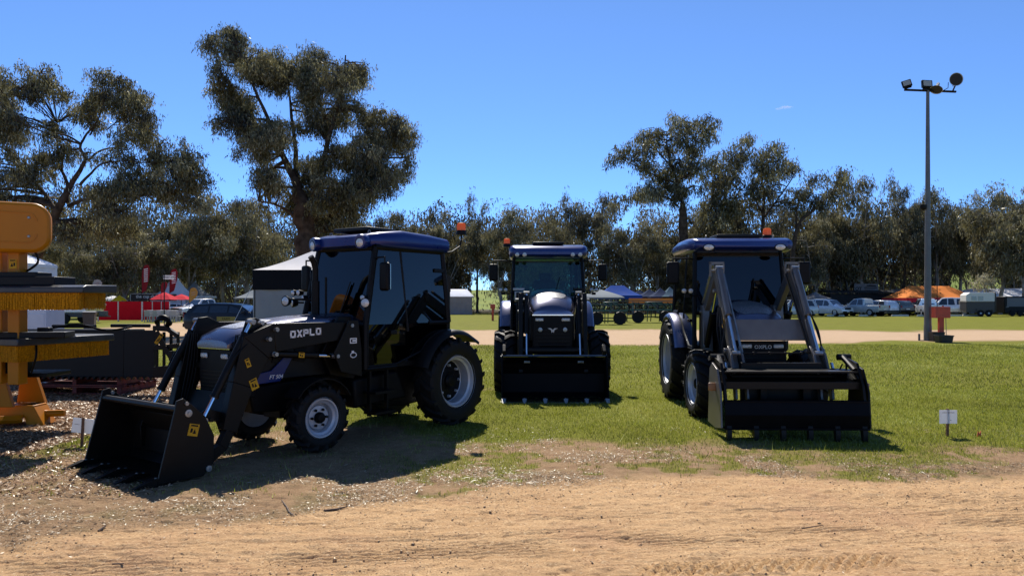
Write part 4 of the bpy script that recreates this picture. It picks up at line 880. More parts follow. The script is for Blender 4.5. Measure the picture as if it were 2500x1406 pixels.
# little stake signs
CARD = leafmat('sign_card', (.72, .72, .74), (.72, .72, .74), .4); TIMB = mat('stake_timber', (.16, .075, .035), .85, var=.35, scale=14, bump=.3)
def stake_sign(px, py, tilt, yaw, label, lines, back):
    X, Y = G(px, py); t = thing('stake_sign', label, 'sign', (X, Y, -.03), R(yaw), 'small card signs on timber stakes')
    MB().box((0, 0, .17), (.028, .022, .40), rotm(0, R(tilt * .3), 0), taper=.95).build('stake', TIMB, t)
    card = MB().box((0, 0, 0), (.215, .004, .165)).build('card', CARD, t, loc=(0, .016 if back else -.016, .275), rot=(0, R(tilt), 0))
    for i, (s_, size, z, dx) in enumerate(lines): text('card_print', s_, size, mat('print_black', (.02, .02, .02), .6), card, (dx, -.003, z), (R(90), 0, 0), .0005)
    return t
stake_sign(2313, 1066, 0, 0, 'small white card sign on a stake in the grass by the right tractor', [('OXPLO TRACTORS', .017, .05, 0), ('Price', .012, -.04, .03)], False)
stake_sign(201, 1093, 9, 14, 'tilted white card sign on a stake between the sweeper and the left bucket', [('OXPLO', .016, .01, -.06)], True)
MB_FLAG = MB().prism([(0, 0), (.015, .07), (.03, .04), (.05, .075), (.045, .0)], -.004, .004).build('marker_ribbon', mat('ribbon_orange', (.55, .08, .03), .7)); MB_FLAG.location = (*G(2385, 1066), 0); tag(MB_FLAG, 'scrap of orange marker ribbon in the grass right of the stake sign', 'ribbon')

# light pole with floodlights and horn speakers
px_, py_ = G(2265, 832)
GALV = mat('galvanised_pole', (.11, .115, .115), .5, metal=.35, var=.15, scale=3)
pole = thing('light_pole', 'tall grey steel pole with two floodlights and two horn speakers', 'light pole', (px_, py_, 0))
HP = PZ(222, py_)
MB().tube([(0, 0, -.1), (0, 0, HP)], [.145, .062], 20).build('shaft', GALV, pole)
MB().tube([(0, 0, 0), (0, 0, .62)], [.152, .149], 20).box((-.36, -.02, .12), (.06, .06, .34)).box((-.2, -.02, .02), (.3, .08, .03)).build('base_sleeve', GALV, pole)
k = py_ / FPX
MB().tube([(-57 * k, 0, HP + 2 * k), (68 * k, -.02, HP - 3 * k)], .045, 10).build('cross_arm', BLACK, pole)
FLOOD = mat('floodlight_glass', (.42, .40, .33), .2, metal=.3, coat=.4)
for (x, w, hh, roll, lift) in ((-53, 21, 17, 14, 16), (-4, 25, 19, -3, 15)):
    f = MB().box((0, 0, 0), (w * k, .10, hh * k)).box((0, .03, -hh * k * .6), (w * k * .8, .05, .05)).build('floodlight', BLACK, pole, loc=(x * k, -.05, HP + lift * k), rot=(R(-12), R(-roll), R(-18 if x < -20 else 0)), bevel=.01)
    MB().box((0, -.054, .01), (w * k * .78, .012, hh * k * .72)).build('lamp_glass', FLOOD, f)
HORN = mat('horn_grey', (.33, .33, .32), .5, var=.1); HIN = mat('horn_inside', (.035, .032, .028), .7, spec=.1)
def horn(x, z, r, yaw, pitch):
    L = r * 1.15
    h = MB().lathe([(r * .16, -L), (r * .20, -L * .9), (r * .26, -L * .5), (r * .5, -L * .2), (r, 0), (r * 1.03, .01), (r * .97, .0), (r * .5, -L * .17), (r * .1, -L * .6)], axis='x', n=28).build('horn_speaker', HORN, pole, loc=(x, -.15, z), rot=(0, R(pitch), R(yaw)))
    MB().lathe([(r * .95, -.004), (r * .5, -L * .14), (r * .14, -L * .5), (0, -L * .5)], axis='x', n=28).lathe([(r * .1, -L * .3), (r * .08, -L * .24), (0, -L * .22)], axis='x', n=10).build('horn_mouth', HIN, h)
    MB().box((-L * 1.1, 0, 0), (r * .5, r * .4, r * .4)).tube([(-L * .9, 0, 0), (-L * .9, 0, -r * .9)], .02, 6).build('driver_unit', HORN, h)
horn(64 * k, HP + 25 * k, 15.5 * k, -98, 4); horn(16 * k, HP - 0 * k, 14 * k, -140, 55)
MB().tube([(60 * k, 0, HP - 3 * k), (64 * k, -.1, HP + 12 * k)], .03, 6).tube([(34 * k, 0, HP - 2 * k), (46 * k, -.1, HP + 5 * k), (46 * k, -.12, HP + 18 * k)], .015, 6).build('speaker_bracket', BLACK, pole)
MB().lathe([(.11, .10), (.12, 0), (.10, -.08), (.05, -.13), (0, -.14)], axis='z', n=16).box((.10, 0, .05), (.14, .06, .06)).build('camera_dome', PLASTIC, pole, loc=(-.2, -.02, PZ(506, py_)))
# red box on a post, and tubs at its foot
REDX = mat('vivid_red', (.50, .055, .02), .5, var=.15)  # one even red for the box, its post and the marker post
bx_, by_ = PX(2297, 29.6), 29.6
rb = thing('hydrant_box', 'red box on a red post standing right of the light pole', 'box', (bx_, by_, 0))
MB().box((0, 0, PZ(763, by_)), (.58, .34, .43)).box((0, -.0, PZ(763, by_) + .225), (.60, .36, .02)).build('cabinet', REDX, rb, bevel=.012)
MB().box((0, 0, .55), (.19, .12, 1.2)).box((-.06, -.062, .55), (.03, .01, 1.2)).box((.06, -.062, .55), (.03, .01, 1.2)).build('post', REDX, rb)
MB().tube([(.17, -.05, .95), (.19, -.05, .3), (.15, -.1, .2)], .012, 6).build('drain_pipe', GALV, rb)
TUB = mat('tub_black', (.014, .013, .013), .55, var=.3, dust=.1)
for (px0, px1, py1, h_, d_, lab) in ((2279, 2309, 834, .38, .45, 'tall black rubber tub at the foot of the red box'), (2293, 2330, 838, .30, .5, 'low black rubber tub in front of the taller one')):
    Y = G(0, py1)[1]; x0, x1 = PX(px0, Y), PX(px1, Y); cxm = (x0 + x1) / 2; w = (x1 - x0)
    rings = []
    for f, z in ((.84, 0), (1, h_), (1.05, h_), (1.05, h_ - .03), (.98, h_ - .03), (.94, h_ - .02), (.80, .03)):
        rings.append([(a[0] * w * f, a[1] * d_ * f, z) for a in [(-.5, -.35), (-.35, -.5), (.35, -.5), (.5, -.35), (.5, .35), (.35, .5), (-.35, .5), (-.5, .35)]])
    tag(MB().loft(rings).build('rubber_tub', TUB, None, loc=(cxm, Y + .2, 0)), lab, 'tub', 'black rubber tubs by the red box')
tag(MB().tube([(0, 0, 0), (0, 0, 6.6)], [.045, .02], 8).tube([(0, 0, 0), (0, 0, .5)], .06, 8).build('antenna_mast', BLACK, None, loc=(PX(2288, 74), 74, 0)), 'thin black mast rising behind the red box', 'mast')
rp = thing('marker_post', 'small red post with a boxed head in the far grass left of the middle tractor', 'post', (PX(1203, 60), 60, 0))
MB().box((0, 0, .6), (.18, .12, 1.2)).build('post', REDX, rp); MB().box((0, 0, 1.15), (.40, .25, .36)).build('head', REDX, rp, bevel=.01)
# ---------------------------------------------------------------- background: tents, fence, banners, vehicles
def canvas(name, col, rough=.7, trans=.0): return mat(name, col, max(rough, .85), var=.06, scale=2, bump=.25, bscale=3, spec=.04)
CW = canvas('canvas_white', (.72, .72, .74)); CCREAM = canvas('canvas_cream', (.66, .62, .58)); CBLK = canvas('canvas_black', (.012, .012, .014)); CGREY = canvas('canvas_grey', (.16, .16, .165))
CORG = canvas('canvas_orange', (.62, .20, .05)); CBLU = canvas('canvas_blue', (.014, .055, .24)); CNAVY = canvas('canvas_navy', (.014, .026, .062)); CSILV = canvas('canvas_silver', (.22, .24, .245)); CRED = canvas('canvas_red', (.55, .03, .045))
def tent(label, x0, x1, y0, y1, eave, peak, roof, val, vh=.3, walls=None, cat='tent', ridge=0, sag=.35, group=None, leg=True, name='canopy_tent'):
    cx, cy = (x0 + x1) / 2, (y0 + y1) / 2; t = thing(name, label, cat, (cx, cy, 0), 0, group); hx, hy = (x1 - x0) / 2, (y1 - y0) / 2
    rg = []; n = 8                                   # concave pyramid of canvas rings
    for i in range(n + 1):
        f = i / n; z = eave + (peak - eave) * (f ** (1 + sag)); k = 1 - f; ax = hx * k + ridge * f; ay = hy * k + .03 * f
        ring = []
        for sx, sy, tx, ty in ((-1, -1, 1, 0), (1, -1, 0, 1), (1, 1, -1, 0), (-1, 1, 0, -1)):
            for j in range(6):
                u = j / 6 * 2; px2 = sx * ax + tx * u * ax; py2 = sy * ay + ty * u * ay; mid_ = 1 - abs(u - 1)
                ring.append((px2, py2, z - mid_ * .06 * (1 - f) * (eave * .1 + .6)))
        rg.append(ring)
    MB().loft(rg).build('roof', roof, t, smooth=25)
    vb = MB()
    for (a, b_) in (((-hx, -hy), (hx, -hy)), ((hx, -hy), (hx, hy)), ((hx, hy), (-hx, hy)), ((-hx, hy), (-hx, -hy))):
        vb.sheet([[(a[0], a[1], eave - vh), (b_[0], b_[1], eave - vh), (b_[0], b_[1], eave), (a[0], a[1], eave)]], .02)
    vb.build('valance', val, t)
    if leg:
        lm = MB().tube([(0, 0, 0), (0, 0, eave)], .03, 6).mesh('leg', BLACK)
        for sx in (-1, 1):
            for sy in (-1, 1): share(lm, 'leg', t, (sx * hx * .98, sy * hy * .98, 0))
    for side, m, z1 in (walls or []):
        z1 = z1 or eave - .05
        q = {'front': ((-hx, -hy + .03), (hx, -hy + .03)), 'back': ((-hx, hy - .03), (hx, hy - .03)), 'left': ((-hx + .03, -hy), (-hx + .03, hy)), 'right': ((hx - .03, -hy), (hx - .03, hy))}[side]
        pts = [Vector(q[0]).lerp(Vector(q[1]), i / 24) for i in range(25)]; nrm = Vector((q[1][1] - q[0][1], q[0][0] - q[1][0])).normalized()
        rows = [[(p.x + nrm.x * .025 * math.sin(i * 1.9), p.y + nrm.y * .025 * math.sin(i * 1.9), z) for i, p in enumerate(pts)] for z in (.02, z1)]
        MB().loft(rows, cap=False, closed=False).build('wall', m, t, smooth=60)
    return t
# big marquee behind the left tractor
Ym = 18.6
mq = tent('large marquee with cream roof and black valance behind the left tractor', PX(617, Ym), PX(617, Ym) + 4.6, Ym, Ym + 4.6, PZ(659, Ym), PZ(556, Ym + 2.3), CCREAM, CBLK, .50, [('back', CGREY, None), ('front', canvas('canvas_wall_grey', (.30, .29, .28)), None)], 'marquee', sag=.28, name='marquee')
wallx = 5.6 / 2
MB().prism([(-1.1, .0), (-1.02, .55), (-.8, .95), (-.4, 1.22), (.2, 1.36), (1.2, 1.42), (2.2, 1.42), (2.2, 0)], -2.30, -2.29).build('wall_arch', CGREY, mq)
for (pxx, top, Yb) in ((617, 650, 18.4),): MB().tube([(-2.3, -2.3, 2.05), (-3.1, -2.9, .0)], .006, 4).build('guy_rope', WTEXT, mq)
tent('white peaked tent behind the yellow sweeper', PX(140, 28) - 5, PX(140, 28), 24, 28, PZ(648, 28), PZ(566, 26), CW, CW, .12, [('front', CW, None), ('right', CW, None)], 'tent', sag=-.1)
tent('small pale awning left of the large marquee', PX(570, 62), PX(632, 62), 62, 65, PZ(727, 62), PZ(708, 63), CSILV, CGREY, .1, None, sag=.3)
tent('small white roofed stall with a pinkish wall right of the left tractor', PX(1070, 85), PX(1153, 85), 85, 89, PZ(724, 85), PZ(706, 87), CW, canvas('canvas_pink', (.33, .25, .23)), .12, [('front', canvas('canvas_pink', (.33, .25, .23)), None)], 'stall', sag=-.15, ridge=1.2)
for i, (a, b_, pk, lab) in enumerate(((365, 455, 668, 'left white pointed pagoda tent behind the red umbrellas'), (420, 500, 684, 'right white pointed pagoda tent behind the red umbrellas'))):
    tent(lab, PX(a, 72 + 4 * i), PX(b_, 72 + 4 * i), 72 + 4 * i, 75 + 4 * i, PZ(722, 72), PZ(pk, 74), CSILV if i else CW, CW, .2, [('front', CW, None)], 'tent', sag=.9, group='white pagoda tents')
tent('grey tarpaulin canopy beside the middle tractor', PX(1425, 58), PX(1525, 58), 58, 62, PZ(726, 58), PZ(707, 60), CSILV, CGREY, .1, None, sag=-.2)
tent('bright blue marquee behind the green implements', PX(1462, 68), PX(1568, 68), 68, 72, PZ(721, 68), PZ(697, 70), CBLU, CBLU, .35, None, 'marquee', sag=.3, ridge=.6, name='marquee')
for i, (a, b_, pk, D, m_) in enumerate(((1535, 1600, 707, 76, CNAVY), (1560, 1625, 705, 72, CNAVY), (1590, 1650, 703, 70, CNAVY), (1615, 1672, 700, 70, canvas('canvas_teal', (.06, .10, .13))))):
    tent(['first', 'second', 'third', 'rightmost'][i] + ' dark blue peaked tent right of the bright blue marquee', PX(a, D), PX(b_, D), D, D + 3, PZ(724, D), PZ(pk, D + 1.5), m_, CNAVY, .25, None, 'tent', sag=.5, group='dark blue tents in a row')
tent('grey peaked tent above the white parked wagon', PX(1975, 90), PX(2030, 90), 90, 93, PZ(728, 90), PZ(712, 91), CGREY, CGREY, .2, None, sag=.4)
tent('orange marquee behind the light pole', PX(2228, 84), PX(2392, 84), 84, 91, PZ(727, 84), PZ(698, 87), CORG, CRED, .5, None, 'marquee', sag=.15, ridge=2.4, name='marquee')
tent('long white marquee at the right edge behind the horse float', PX(2378, 92), PX(2600, 92), 92, 99, PZ(724, 92), PZ(704, 95), CW, CW, .1, [('left', CW, None)], 'marquee', sag=-.2, ridge=4, name='marquee')
# orange barrier mesh strip
tag(MB().box((0, 0, 0), (PX(1672, 66) - PX(1535, 66), .05, .42)).box((-2, 0, -.75), (.05, .06, 1.5)).box((2, 0, -.75), (.05, .06, 1.5)).build('banner', CORG, None, loc=((PX(1535, 66) + PX(1672, 66)) / 2, 66, PZ(734, 66)), bevel=.01), 'long orange banner strip above the green implements', 'banner')

# red fence panels, each its own part
D = 58; fz = PZ(736, D)
FRED = canvas('panel_red', (.52, .010, .020), .6); FPOST = mat('fence_post_pale', (.55, .5, .48), .6)
fence = thing('screen_fence', 'deep red screen fence of five panels between pale posts', 'fence', (PX(240, D), D, 0))
xs_ = [240, 288, 346]; ends = [(PX(240, D), D), (PX(289, D), D), (PX(347, D), D), (PX(371, D + 1), D + 1), (PX(393, D + 2), D + 2), (PX(413, D + 3), D + 3)]
for i in range(5):
    (xa, ya), (xb, yb) = ends[i], ends[i + 1]; an = math.atan2(yb - ya, xb - xa); L = math.hypot(xb - xa, yb - ya)
    MB().box((0, 0, 0), (L - .08, .04, fz - .12)).box((0, 0, fz / 2 - .04), (L, .05, .04)).build('panel', FRED, fence, loc=((xa + xb) / 2 - PX(240, D), (ya + yb) / 2 - D, fz / 2 + .02), rot=(0, 0, an))
for (xa, ya) in ends: MB().box((0, 0, fz / 2), (.09, .09, fz)).build('post', FPOST, fence, loc=(xa - PX(240, D), ya - D, 0))
# dark sign board "the cup club"
sb = thing('sign_board', 'dark framed board reading the cup cl in pale letters above the red fence', 'sign', (PX(375, 70), 70, 0))
SBM = mat('board_brown', (.035, .022, .02), .6)
MB().box((0, 0, PZ(726, 70)), (PX(430, 70) - PX(318, 70), .06, .62)).build('board', SBM, sb); fw_ = (PX(430, 70) - PX(318, 70)) / 2
MB().box((0, -.04, PZ(717, 70) ), (fw_ * 2, .03, .05)).box((-fw_, -.04, PZ(726, 70)), (.06, .03, .66)).box((0, 0, .6), (.1, .05, 1.2)).build('frame', FPOST, sb)
text('board_lettering', 'the cup club', .42, WTEXT, sb, (-.62, -.036, PZ(724, 70)), (R(90), 0, 0), .004, 0, .006)
# red umbrellas and the yellow-white one
def umbrella(label, px, py_top, py_rim, w, D, cols, group=None):
    t = thing('market_umbrella', label, 'umbrella', (PX(px, D), D, 0), 0, group); r = w * D / FPX / 2; z0 = PZ(py_rim, D); z1 = PZ(py_top, D)
    MB().tube([(0, 0, 0), (0, 0, z1)], .03, 6).build('pole', GALV, t)
    n = 8
    for k in range(n):
        a0, a1 = 2 * math.pi * k / n, 2 * math.pi * (k + 1) / n; am = (a0 + a1) / 2
        P = lambda a, f, dz=0: (r * f * math.cos(a), r * f * math.sin(a), z0 + (z1 - z0) * (1 - f) ** 1.0 * (1 if cols[1] is cols[0] else 1) + (z1 - z0) * .25 * f * (1 - f) + dz)
        MB().sheet([[P(a0, 0), P(a0, .5), P(a1, .5)], [P(a0, .5), P(a0, 1), P(am, .97, -.06)], [P(a0, .5), P(am, .97, -.06), P(a1, .5)], [P(a1, .5), P(am, .97, -.06), P(a1, 1)]], .012).build('canopy_panel', cols[k // 4 % 2] if cols[0] is not cols[1] else cols[0], t, smooth=0)
umbrella('yellow and white beach umbrella behind the red fence', 292, 721, 734, 38, 68, (CW, canvas('canvas_yellow', (.75, .45, .02))))
umbrella('large red umbrella on the left over the white chairs', 402, 713, 731, 70, 65, (CRED, CRED), 'red cafe umbrellas')
umbrella('smaller red umbrella on the right over the white chairs', 443, 718, 731, 62, 66, (CRED, CRED), 'red cafe umbrellas')
# white plastic chairs
chw = mat('plastic_white', (.36, .36, .38), .5)
cm = MB().box((0, 0, .43), (.44, .42, .03)).box((0, .20, .66), (.42, .03, .46), rotm(R(-10), 0, 0))
for sx in (-1, 1):
    for sy in (-1, 1): cm.box((sx * .19, sy * .18, .21), (.05, .04, .43))
    cm.box((sx * .22, 0, .62), (.04, .40, .03))
cm = cm.mesh('plastic_chair', chw)
for i in range(12):
    o = bpy.data.objects.new('plastic_chair', cm); C.objects.link(o); o.location = (PX(362 + 6.9 * i, 56 + (i % 3) * .8), 56 + (i % 3) * .8, 0); o.rotation_euler = (0, 0, R(rnd.uniform(150, 210)))
    tag(o, 'white plastic chair in the row before the red umbrellas', 'chair', 'white plastic chairs in a row')
# banners
def feather(label, px, py0, py1, D, w, m, kind, printm=None, lean=.15):
    t = thing('feather_flag' if kind == 'feather' else 'teardrop_flag', label, 'flag', (PX(px, D), D, 0)); z0 = PZ(py1, D); z1 = PZ(py0, D); H_ = z1 - z0; w = w * D / FPX
    MB().tube([(0, 0, 0), (0, 0, z0 + H_ * .6), (w * .15, 0, z1 - H_ * .05), (w * .5, 0, z1)], .02, 5).build('pole', BLACK, t)
    if kind == 'feather': out = [(0, z0), (w * .55, z0 + H_ * .1), (w * .9, z0 + H_ * .55), (w, z0 + H_ * .85), (w * .75, z1), (w * .3, z1 - H_ * .03), (0, z0 + H_ * .7)]
    else: out = [(0, z0), (w * .95, z0 + H_ * .45), (w * 1.05, z0 + H_ * .7), (w * .85, z0 + H_ * .93), (w * .5, z1), (w * .15, z0 + H_ * .93), (0, z0 + H_ * .7)]
    MB().prism(out, -.012, .012).build('sail', m, t)
    if printm:
        q = MB()
        for k in range(7 if kind == 'feather' else 2):
            zz = z0 + H_ * (.42 + .07 * k if kind == 'feather' else .55 + .14 * k); q.box((w * .52, -.016, zz), (w * .5, .006, H_ * .03), rotm(0, R(-12), 0))
        q.build('sail_print', printm, t)
FDR = canvas('flag_dark_red', (.22, .02, .025)); FPK = canvas('flag_pale', (.42, .34, .32))
feather('tall dark red feather flag with white print above the red fence', 346, 646, 716, 66, 20, FDR, 'feather', WTEXT)
feather('tall dark red feather flag with white print right of the direction sign', 414, 656, 716, 68, 20, FDR, 'feather', WTEXT)
feather('short plain red flag just left of the direction sign post', 393, 688, 716, 62, 16, FDR, 'feather')
feather('small pale teardrop flag nearest the yellow sweeper', 172, 684, 702, 66, 13, FPK, 'tear', FDR); feather('larger pale teardrop flag above the caravan', 226, 682, 712, 64, 22, FPK, 'tear', FDR)
feather('orange topped teardrop flag beside the white pagoda tents', 462, 702, 740, 60, 20, canvas('flag_orange', (.45, .22, .06)), 'tear', FPK)
feather('purple and white flag hanging by the marquee corner', 622, 712, 756, 50, 14, canvas('flag_purple', (.16, .07, .26)), 'feather', CW)
ds = thing('direction_sign', 'white lettered direction sign on a tall post before the red umbrellas', 'sign', (PX(401, 46), 46, 0))
MB().tube([(0, 0, 0), (0, 0, PZ(672, 46))], .035, 8).build('post', BLACK, ds); MB().box((.28, 0, PZ(677, 46)), (.68, .03, .26)).build('board', CW, ds); text('board_lettering', 'STREET AVE', .13, mat('print_black', (.02, .02, .02), .6), ds, (.28, -.018, PZ(677, 46)), (R(90), 0, 0), .002, 0, .002)
# wheelie bin
wb_ = thing('wheelie_bin', 'dark grey wheelie bin on the grass before the caravan', 'bin', (PX(219, 38), 38, 0), R(20)); BINM = mat('bin_plastic', (.035, .036, .038), .55, var=.2)
MB().loft([[(sx * w_, sy * d_, z) for sx, sy in ((-1, -1), (1, -1), (1, 1), (-1, 1))] for w_, d_, z in ((.23, .25, .05), (.27, .32, .95), (.29, .34, .95), (.29, .34, .99))]).build('body', BINM, wb_, bevel=.02); MB().prism([(-.36, .99), (.36, .99), (.38, 1.02), (.1, 1.09), (-.36, 1.05)], -.30, .30, 'yz').build('lid', BINM, wb_, bevel=.01)
for s in (-1, 1): MB().lathe([(.10, -.03), (.10, .03)], axis='x', n=14).build('wheel', RUBBER, wb_, loc=(s * .25, .26, .10))

# vehicles: x forward, y left
CARGL = mat('car_glass', (.010, .013, .017), .06, spec=.8, coat=.6)
def vehicle(name, label, loc, rz, L, W_, side, glass_side, paint, wheels, wr=.36, front=None, cat='car', group='vehicles parked across the lawn', trim=None, tray=None):
    t = thing(name, label, cat, (*loc, 0), rz, group)
    # side: list of (x, z_bottom, z_belt, z_top, half width top)
    rings = []
    for x, zb, zm, zt, ht in side:
        h = W_ / 2; e = .94 if x in (side[0][0], side[-1][0]) else 1
        rings.append([(x, h * e * .96, zb), (x, h * e, (zb + zm) / 2), (x, h * e * .97, zm), (x, ht * 1.0, zt - .03), (x, ht * .90, zt), (x, 0, zt + .015), (x, -ht * .90, zt), (x, -ht, zt - .03), (x, -h * e * .97, zm), (x, -h * e, (zb + zm) / 2), (x, -h * e * .96, zb)])
    MB().loft(rings).build('body', paint, t, smooth=40, bevel=.02)
    def top_at(x):
        for a, b in zip(side[:-1], side[1:]):
            if a[0] <= x <= b[0]:
                f = (x - a[0]) / max(1e-6, b[0] - a[0]); return [a[i] + (b[i] - a[i]) * f for i in range(5)]
        return side[-1] if x > side[-1][0] else side[0]
    def on(x, z, s):
        _, zb, zm, zt, ht = top_at(x); f = max(0, min(1, (z - zm) / max(.05, zt - .03 - zm))); return (x, s * (W_ / 2 * .97 + (ht - W_ / 2 * .97) * f + .008), z)
    for s in (1, -1):
        for poly in glass_side:
            MB().sheet([[on(x, z, s) for x, z in poly]], .01).build('side_window', CARGL, t, smooth=0)
        MB().box((front['mx'], s * (W_ / 2 + .10), front['mz']), (.10, .2, .15)).build('wing_mirror', paint, t, bevel=.03)
    for key, nm in (('ws', 'windscreen'), ('rw', 'rear_window')):
        if key in front:
            (xa, za, ha), (xb, zb_, hb) = front[key]; off = .012 if key == 'ws' else -.012
            MB().sheet([[(xa + off, -ha, za), (xa + off, ha, za), (xb + off, hb, zb_ + .012), (xb + off, -hb, zb_ + .012)]], .01).build(nm, CARGL, t, smooth=0)
    xf_ = side[-1][0]; xr_ = side[0][0]; zl = front['lz']
    for s in (1, -1):
        MB().box((xf_ - .01, s * W_ * .36, zl), (.08, W_ * .17, .13)).build('headlight', LENS, t, bevel=.02)
        MB().box((xr_ + .0, s * W_ * .42, front.get('tz', zl + .08)), (.08, W_ * .09, .26)).build('tail_light', mat('tail_red', (.22, .008, .008), .25), t, bevel=.02)
    MB().box((xf_ + .005, 0, zl - .02), (.05, W_ * .5, .20)).box((xf_ - .0, 0, zl - .36), (.07, W_ * .8, .16)).build('grille', PLASTIC, t, bevel=.01)
    MB().box((xr_ - .01, 0, .5), (.10, W_ * .92, .16)).build('rear_bumper', PLASTIC, t, bevel=.02)
    MB().box((xr_ - .03, 0, .72), (.01, .42, .11)).box((xf_ + .04, 0, .5), (.01, .4, .1)).build('number_plate', WTEXT, t)
    for x in wheels:
        for s in (1, -1):
            w = MB().lathe([(wr * .62, .06), (wr * .5, .03), (wr * .18, .05), (0, .06)], n=20).build('wheel', SILVER, t, loc=(x, s * (W_ / 2 - .10), wr), rot=(0, 0, 0 if s > 0 else math.pi))
            sp = MB()
            for k in range(10):
                a = 2 * math.pi * k / 10; sp.box((wr * .38 * math.cos(a), .07, wr * .38 * math.sin(a)), (wr * .46, .02, .028), Matrix.Rotation(-a, 4, 'Y'))
            sp.build('spokes', SILVER, w)
            MB().lathe([(wr * .6, -.12), (wr * .95, -.12), (wr, -.08), (wr, .07), (wr * .93, .105), (wr * .62, .09), (wr * .6, .05)], n=24).lathe([(wr * 1.14, -.16), (wr * 1.14, .0)], n=24).build('tyre', RUBBER, w)
    return t
def suv(label, loc, rz, paint, h=1.7, L=4.6, W_=1.84, name='parked_car', cat='car', **k):
    b = 1.02; s = [(-L / 2, .42, .95, h * .62, .70), (-L / 2 + .12, .32, b, h * .80, .68), (-L / 2 + .45, .28, b, h * .97, .66), (-L * .2, .26, b, h, .66), (L * .02, .26, b - .01, h * .985, .66), (L * .12, .26, b - .02, h * .93, .67), (L * .27, .26, b - .06, b + .02, .78), (L * .42, .30, .90, .96, .76), (L / 2 - .05, .36, .78, .84, .70), (L / 2, .42, .66, .72, .66)]
    gs = [[(-L / 2 + .42, b + .05), (-L * .22, b + .05), (-L * .22, h - .12), (-L / 2 + .62, h - .16)], [(-L * .20, b + .05), (L * .0, b + .05), (L * .0, h - .13), (-L * .20, h - .12)], [(L * .02, b + .05), (L * .2, b + .03), (L * .1, h - .22), (L * .02, h - .13)]]
    fr = dict(ws=((L * .262, b + .03, .66), (L * .13, h * .915, .58)), rw=((-L / 2 + .12, b + .06, .62), (-L / 2 + .40, h * .93, .56)), lz=.80, tz=.98, mx=L * .2, mz=b + .1)
    return vehicle(name, label, loc, rz, L, W_, s, gs, paint, (-L * .30, L * .315), .36, fr, cat, **k)
def ute(label, loc, rz, paint, h=1.8, L=5.3, W_=1.88, canopy=False, name='parked_ute', cat='ute', **k):
    b = 1.10; tz = h * .99 if canopy else 1.14
    s = [(-L / 2, .55, 1.08, tz if not canopy else h * .80, .86 if not canopy else .72), (-L / 2 + (.25 if canopy else .02), .45, b, tz, .86 if not canopy else .70), (-L * .155, .40, b, tz, .86 if not canopy else .70), (-L * .15, .40, b, (h * .95 if not canopy else tz), .68), (-L * .10, .40, b, h, .66), (L * .04, .40, b, h * .99, .66), (L * .10, .40, b, h * .95, .66), (L * .22, .40, b, b + .05, .80), (L * .40, .42, 1.02, 1.08, .80), (L / 2 - .06, .48, .92, .98, .74), (L / 2, .55, .80, .85, .70)]
    gs = [[(-L * .14, b + .06), (-L * .02, b + .06), (-L * .02, h - .12), (-L * .115, h - .13)], [(0, b + .06), (L * .16, b + .06), (L * .085, h - .16), (0, h - .12)]]
    if canopy: gs.append([(-L / 2 + .25, b + .10), (-L * .17, b + .10), (-L * .17, h - .14), (-L / 2 + .42, h - .18)])
    fr = dict(ws=((L * .215, b + .06, .70), (L * .105, h * .94, .58)), lz=.92, tz=1.0, mx=L * .17, mz=b + .14)
    fr['rw'] = ((-L * .153, b + .12, .60), (-L * .142, h * .90, .58)) if not canopy else ((-L / 2 + .02, b + .10, .66), (-L / 2 + .22, h * .93, .60))
    return vehicle(name, label, loc, rz, L, W_, s, gs, paint, (-L * .30, L * .315), .39, fr, cat, **k)
def carpaint(n, c): return mat(n, c, .25, metal=.2, coat=.9, var=.05, dust=.05)
PW = carpaint('car_white', (.66, .67, .68)); PS = carpaint('car_silver', (.36, .40, .42)); PG = carpaint('car_grey', (.10, .11, .10)); PD = mat('car_dark', (.012, .013, .016), .35, var=.1, coat=.25, spec=.3); PLG = carpaint('car_lightgrey', (.42, .44, .45))
dk_ = suv('dark charcoal hatchback with a yellow door decal beside the marquee', (PX(575, 34.6), 34.6), R(-6), PD, 1.52, 4.2, 1.78, group='vehicles left of the marquee')
MB().box((-.0, -.90, .80), (.9, .006, .20)).build('door_decal', mat('decal_gold', (.42, .26, .03), .5), dk_)
text('decal_lettering', 'FARM', .15, PLASTIC, dk_, (0, -.906, .80), (R(90), 0, 0), .001)
ute('white dual cab ute parked by the white chairs', (PX(492, 63), 63), R(243), PW, group='vehicles left of the marquee')
suv('white hatchback mostly hidden behind the chair row', (PX(432, 71), 71), R(20), PW, 1.40, group='vehicles left of the marquee')
Dc = 79
suv('pale silver van-like wagon seen between the raised loader arms', (PX(1935, 74), 74), R(188), PLG, 1.75)
suv('white four wheel drive facing the lawn nearest the raised loader', (PX(2012, Dc), Dc - 1), R(-62), PW, 1.80, 4.8)
ute('silver ute with a hard tray canopy parked tail to the lawn', (PX(2093, Dc), Dc - 1), R(118), PS, 1.86, 5.3)
suv('white wagon with dark rear glass beside the silver ute', (PX(2150, Dc), Dc + .6), R(105), PW, 1.66)
suv('light grey wagon half hidden behind the dark green wagon', (PX(2172, Dc + 5), Dc + 5), R(112), PLG, 1.62)
suv('dark grey green wagon parked tail to the lawn', (PX(2190, Dc), Dc + .8), R(100), PG, 1.62)
ute('white ute with an open tray parked behind the light pole', (PX(2247, Dc), Dc - 1), R(78), PW, 1.85)
ute('white ute with a full canopy parked between pole and horse float', (PX(2318, Dc), Dc + .5), R(152), PW, 1.95, 5.2, canopy=True)
suv('white wagon showing between the two white utes', (PX(2290, Dc + 5), Dc + 6), R(95), PW, 1.7)
suv('white car cut by the right edge of the photo', (PX(2508, Dc), Dc), R(90), PW, 1.7)
